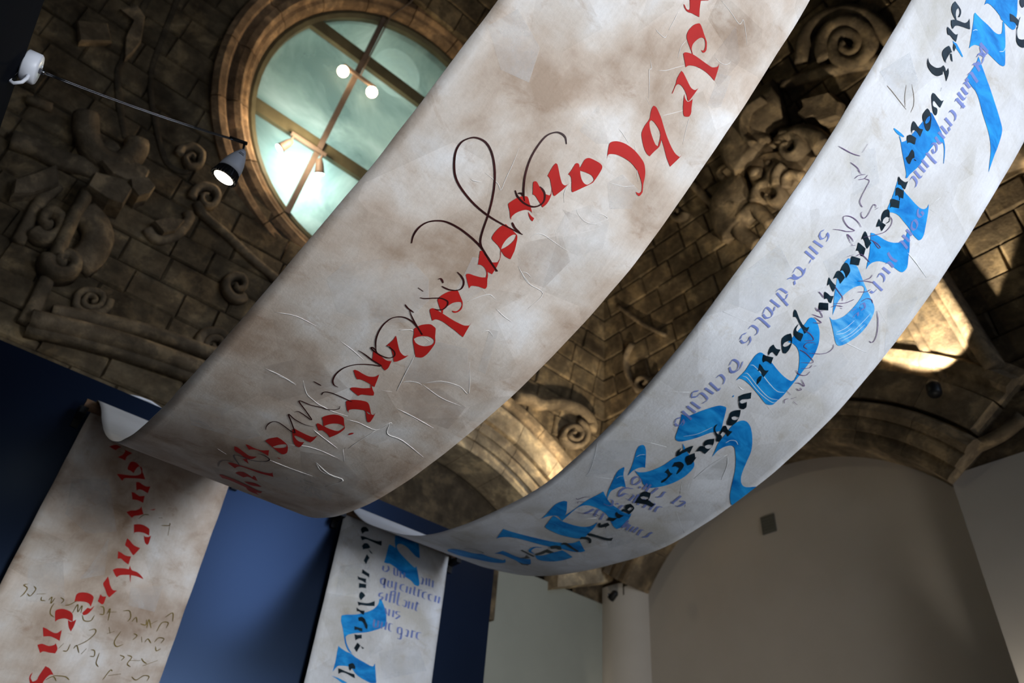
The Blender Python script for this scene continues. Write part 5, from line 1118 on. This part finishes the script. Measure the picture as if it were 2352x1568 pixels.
(2, 'line', 'purple', 3.2, '594,3931 557,3910 554,3889 582,3888'),
(2, 'line', 'purple', 3.2, '595,3920 603,3930'),
(2, 'line', 'purple', 3.2, '549,3867 575,3870'),
(2, 'line', 'purple', 3.0, '688,3977 701,3960 692,3932 663,3908 608,3881'),
(2, 'line', 'purple', 3.0, '550,3866 592,3870 661,3859 602,3824'),
(2, 'line', 'purple', 3.1, '665,3845 665,3829 627,3802'),
(2, 'line', 'purple', 3.1, '680,3847 691,3855'),
(2, 'line', 'purple', 3.1, '608,3783 643,3777 678,3792 682,3816'),
(2, 'line', 'purple', 3.2, '656,3733 679,3744 716,3747 674,3764'),
(2, 'line', 'purple', 3.2, '686,3717 706,3715 717,3725 702,3728'),
(2, 'line', 'purple', 3.2, '647,3680 687,3675'),
(2, 'line', 'purple', 3.3, '694,3621 681,3638 692,3654'),
(2, 'line', 'purple', 3.3, '706,3658 724,3683'),
(2, 'line', 'purple', 3.3, '728,3656 763,3653'),
(2, 'line', 'purple', 3.8, '218,2401 235,2397 249,2437 275,2464'),
(2, 'line', 'purple', 3.8, '263,2364 254,2380 282,2405'),
(2, 'line', 'purple', 4.2, '333,2183 363,2215'),
(2, 'line', 'purple', 4.0, '315,2286 364,2310 414,2347 445,2343'),
(2, 'line', 'purple', 2.8, '61,4592 139,4610 186,4628'),
(2, 'line', 'purple', 2.8, '186,4644 186,4685'),
(2, 'line', 'purple', 2.8, '158,4581 206,4586 236,4579'),
(2, 'line', 'stain', 2.3, '115,4909 161,4909 270,4905'),
(2, 'line', 'stain', 2.3, '225,4995 270,4967 294,4940 300,4911'),
(2, 'line', 'stain', 2.3, '201,4975 227,4937 258,4909'),
(2, 'line', 'crease', 6.6, '705,4488 798,4482 913,4468'),
(2, 'line', 'crease', 3.3, '679,4699 711,4762'),
(2, 'line', 'crease', 3.3, '694,4691 773,4705'),
(2, 'line', 'crease', 3.7, '628,3997 743,4015 890,4039'),
(2, 'line', 'crease', 3.7, '787,4217 884,4195'),
(2, 'line', 'crease', 3.1, '68,3794 234,3828'),
(2, 'line', 'crease', 3.8, '605,3566 650,3550'),
(2, 'line', 'crease', 3.8, '406,3561 430,3556 447,3561'),
(2, 'line', 'crease', 4.0, '599,3570 699,3540'),
(2, 'line', 'crease', 4.6, '673,3203 647,3089 647,2954'),
(2, 'line', 'crease', 4.7, '689,3191 732,3141 785,3043'),
(2, 'line', 'crease', 3.9, '85,3317 215,3394'),
(2, 'line', 'crease', 4.9, '609,2900 676,2809'),
(2, 'line', 'crease', 5.0, '647,2919 779,2747'),
(2, 'line', 'crease', 4.0, '134,2982 349,3047'),
(2, 'line', 'crease', 4.3, '20,2848 76,2753 126,2645 133,2596'),
(2, 'line', 'crease', 4.5, '133,2596 349,2711'),
(2, 'line', 'crease', 5.1, '773,2677 980,2539'),
(2, 'line', 'crease', 5.3, '395,2223 450,2314'),
(2, 'line', 'crease', 4.5, '619,2885 665,2820'),
(2, 'line', 'crease', 4.7, '652,2910 785,2738'),
(2, 'line', 'crease', 5.8, '40,1788 228,1666'),
(2, 'line', 'crease', 6.3, '722,1887 871,1771'),
(2, 'line', 'crease', 6.3, '751,1924 852,1817'),
(2, 'poly', 'patchD', 0, '647,2954 677,3199 712,3167 785,3043'),
(2, 'poly', 'patchL', 0, '45,4923 129,5078 255,5024 254,4918 157,4911'),
(2, 'poly', 'patchL', 0, '20,3933 95,4150 282,4090 226,3877 33,3831'),
(2, 'poly', 'patchL', 0, '13,2868 255,3043 292,2777 140,2588'),
(2, 'poly', 'patchL', 0, '342,4214 426,4353 608,4283 559,4139'),
(2, 'poly', 'patchL', 0, '814,4263 943,4384 998,4213 998,4075'),
(2, 'poly', 'patchL', 0, '473,2330 487,2469 809,2283 796,2079'),
(2, 'poly', 'patchL', 0, '225,2420 296,2535 495,2383 383,2241'),
(2, 'poly', 'patchL', 0, '619,3812 702,3984 838,3960 801,3743 648,3723'),
(2, 'poly', 'patchL', 0, '127,4606 234,4697 356,4610 274,4494'),
(2, 'poly', 'patchL', 0, '59,-483 297,-371 348,-591 79,-704'),
(2, 'poly', 'patchL', 0, '514,-987 833,-845 943,-1006 588,-1148'),
(2, 'poly', 'patchL', 0, '376,-870 543,-950 451,-1033')]
def dec(s): return [Vector((int(a), int(b))) / 1000 for a, b in (q.split(',') for q in s.split())]
for row in ART:
    b, kind, col, wd, data = row; B = BN[b]; loops = [dec(s) for s in data.split('|')]
    if col == 'crease':
        Q = catmull([(p.x, p.y, 0) for p in loops[0]], 4); rr = max(.0012, wd / 1000 * .30); n = len(Q); mb = MB()
        mb.tube([B.T @ B.pt(q.x, q.y, rr * .1) for q in Q], [rr * (.35 + .65 * min(1, 5 * min(i, n - 1 - i) / n)) * (1 + .35 * noise.noise(Vector((i * .7, wd, b)))) for i in range(n)], 6)
        o = mb.build('paper_crease', CREASE[b], B.root, True); continue
    if kind == 'poly':
        shp = [fill([smooth_poly(lp, 62 if col not in ('patchL', 'patchD') else 12) for lp in loops])]
    elif kind == 'line': shp = [ribbon(loops[0], wd / 1000)]
    else: shp = [nib(lp, Vector((wd[0], wd[1])) / 1000) for lp in loops]
    vv, ff, uv = to_mesh(B, shp, OFF[col]); mt = PATCHL[b] if col == 'patchL' else PATCHD[b] if col == 'patchD' else PAINT[col]
    obj(NAMES[col], vv, ff, mt, B.root, False, uv)
# wooden poles the banners are laid over
for k, lab in ((1, 'brown wooden pole carrying the beige banner at the top of the blue wall'), (2, 'brown wooden pole carrying the pale grey banner at the top of the blue wall')):
    x0 = PROF[k][0][0]; c = Vector((x0 - .055, 4.889, 2.466 + EYE)); t = empty('banner_pole', c); tag(t, lab, 'pole', 'poles on the blue wall')
    mb = MB(); mb.tube([(0, 0, 0), (1.12, 0, 0)], .036, 20); mb.build('pole', WOOD, t, False)
    for x in (.012, 1.108):
        mb = MB(); mb.box(x - .022, x + .022, -.03, .112, -.075, -.03); mb.box(x - .022, x + .022, .09, .112, -.13, .03); mb.build('bracket', BLACKMETAL, t)
# ------------------------------------------------------------------ small things
zt = 2.71 + EYE
mb = MB(); mb.tube([(.52, 5.03, zt + .004), (.60, 5.03, zt + .022), (.68, 5.035, zt + .028), (.76, 5.04, zt + .012), (.80, 5.03, zt - .012), (.815, 5.0, zt - .03)], .009, 8)
o = mb.build('white_cable', LAMPWHITE, None, True); tag(o, 'short white cable lying on the top edge of the blue partition', 'cable')
p = ray(1766, 1204); p = Vector(p) * ((XS + .30) / p.x) + Vector((0, 0, EYE))
mb = MB(); mb.box(XS + .285, XS + .30, p.y - .085, p.y + .085, p.z - .10, p.z + .10)
vt = empty('wall_vent', (XS + .30, p.y, p.z - .1)); tag(vt, 'small dark square vent plate high on the large plaster wall', 'vent')
o = mb.build('vent_plate', GREYPLATE); o.data.transform(Matrix.Translation((-XS - .30, -p.y, -p.z + .1))); o.parent = vt
mb = MB()
for i in range(5): mb.box(-.022, -.014, -.075, .075, .02 + .035 * i, .035 + .035 * i)
mb.build('vent_slats', GREYPLATE, vt)
p = ray(1408, 1368); p = Vector(p) * ((XS - .08) / p.x) + Vector((0, 0, EYE))
sp = empty('small_spotlight', p); tag(sp, 'small dark spotlight on the corner pier under the spandrel', 'lamp')
mb = MB(); mb.lathe([(.02, -.07), (.04, -.05), (.045, .05), (.035, .055)], (0, 0, 0), (0, .5, -.35), 16); mb.build('lamp_head', BLACKMETAL, sp, True)
mb = MB(); mb.tube([(0, 0, .02), (.04, 0, .06), (.08, 0, .06)], .01, 6); mb.build('bracket', BLACKMETAL, sp, True)
mb = MB(); mb.lathe([(.016, 0), (.012, .02)], (0, .06, .03), (0, 1, .3), 10); mb.build('knob', LAMPWHITE, sp, True)
def uplight(name, loc, to, energy, label, size=1.2, blend=.2, soft=.03, color=(1.0, .80, .52)):
    loc = Vector(loc) + Vector((0, 0, EYE)); to = Vector(to) + Vector((0, 0, EYE)); d = (to - loc).normalized()
    t = empty(name, loc - d * .14); tag(t, label, 'lamp')
    mb = MB(); mb.lathe([(.05, 0), (.06, .02), (.06, .11), (.055, .12)], (0, 0, 0), d, 18); lb = mb.build('lamp_body', BLACKMETAL, t, True)
    mb = MB(); mb.lathe([(.05, .121), (.03, .124)], (0, 0, 0), d, 18); mb.build('lens', emis('uplight_glow', color, 6), lb, True)
    light(name + '_beam', 'SPOT', loc + d * .02, to + Vector((0, 0, 0)), energy, color, spot_size=size, spot_blend=blend, shadow_soft_size=soft)
    return t
uplight('arch_uplight', (6.12, 5.88, 4.22), (5.0, 6.14, 4.62), 190, 'dark uplight beside the pale arch behind the grey banner', 1.2, .6, .05)
uplight('vault_uplight', (5.9, 5.3, 3.7), (5.2, 5.9, 6.6), 250, 'dark uplight on the corner springing aimed at the vault', 1.5, .8, .08, (1, .86, .64))
uplight('rib_uplight', (6.0, 1.82, 4.10), (6.23, 1.80, 5.4), 430, 'dark uplight below the vault rib at the right', 1.26, .12, .03, (1, .88, .68))
uplight('frieze_uplight', (6.13, .40, 5.82), (6.33, .38, 6.6), 12, 'dark uplight below the frieze at the right edge', .95, .15, .03)
uplight('corner_floodlight', (6.41, 6.15, 1.75), (6.38, 6.35, 2.6), 5, 'dark floodlight low in the corner beside the bay wall', .6, .9, .05, (1, .92, .82))
uplight('pier_floodlight', (6.32, 1.85, 1.0), (6.5, 1.95, 2.1), 60, 'dark floodlight low on the right-hand pier', .9, .9, .05, (1, .92, .80))
uplight('bay_fill_light', (5.3, 5.9, .2), (5.4, 6.7, 2.6), 4, 'added unseen floodlight on the floor of the bay', 1.3, .9, .2, (.85, 1.0, .90))  # added greenish fill for the bay wall
uplight('cartouche_fill_light', (4.4, .6, 3.2), (5.9, 2.75, 7.4), 330, 'added unseen spotlight on the right aimed up at the carved cartouche', .34, .9, .08, (1, .86, .66))  # lamp added only to brighten the cartouche
uplight('wall_fill_light', (3.6, 3.6, -1.35), (6.8, 5.4, 3.0), 150, 'added unseen floodlight on the floor aimed at the large plaster wall', 1.35, 1.0, .3, (1, .88, .74))  # added out of view to brighten the plaster wall
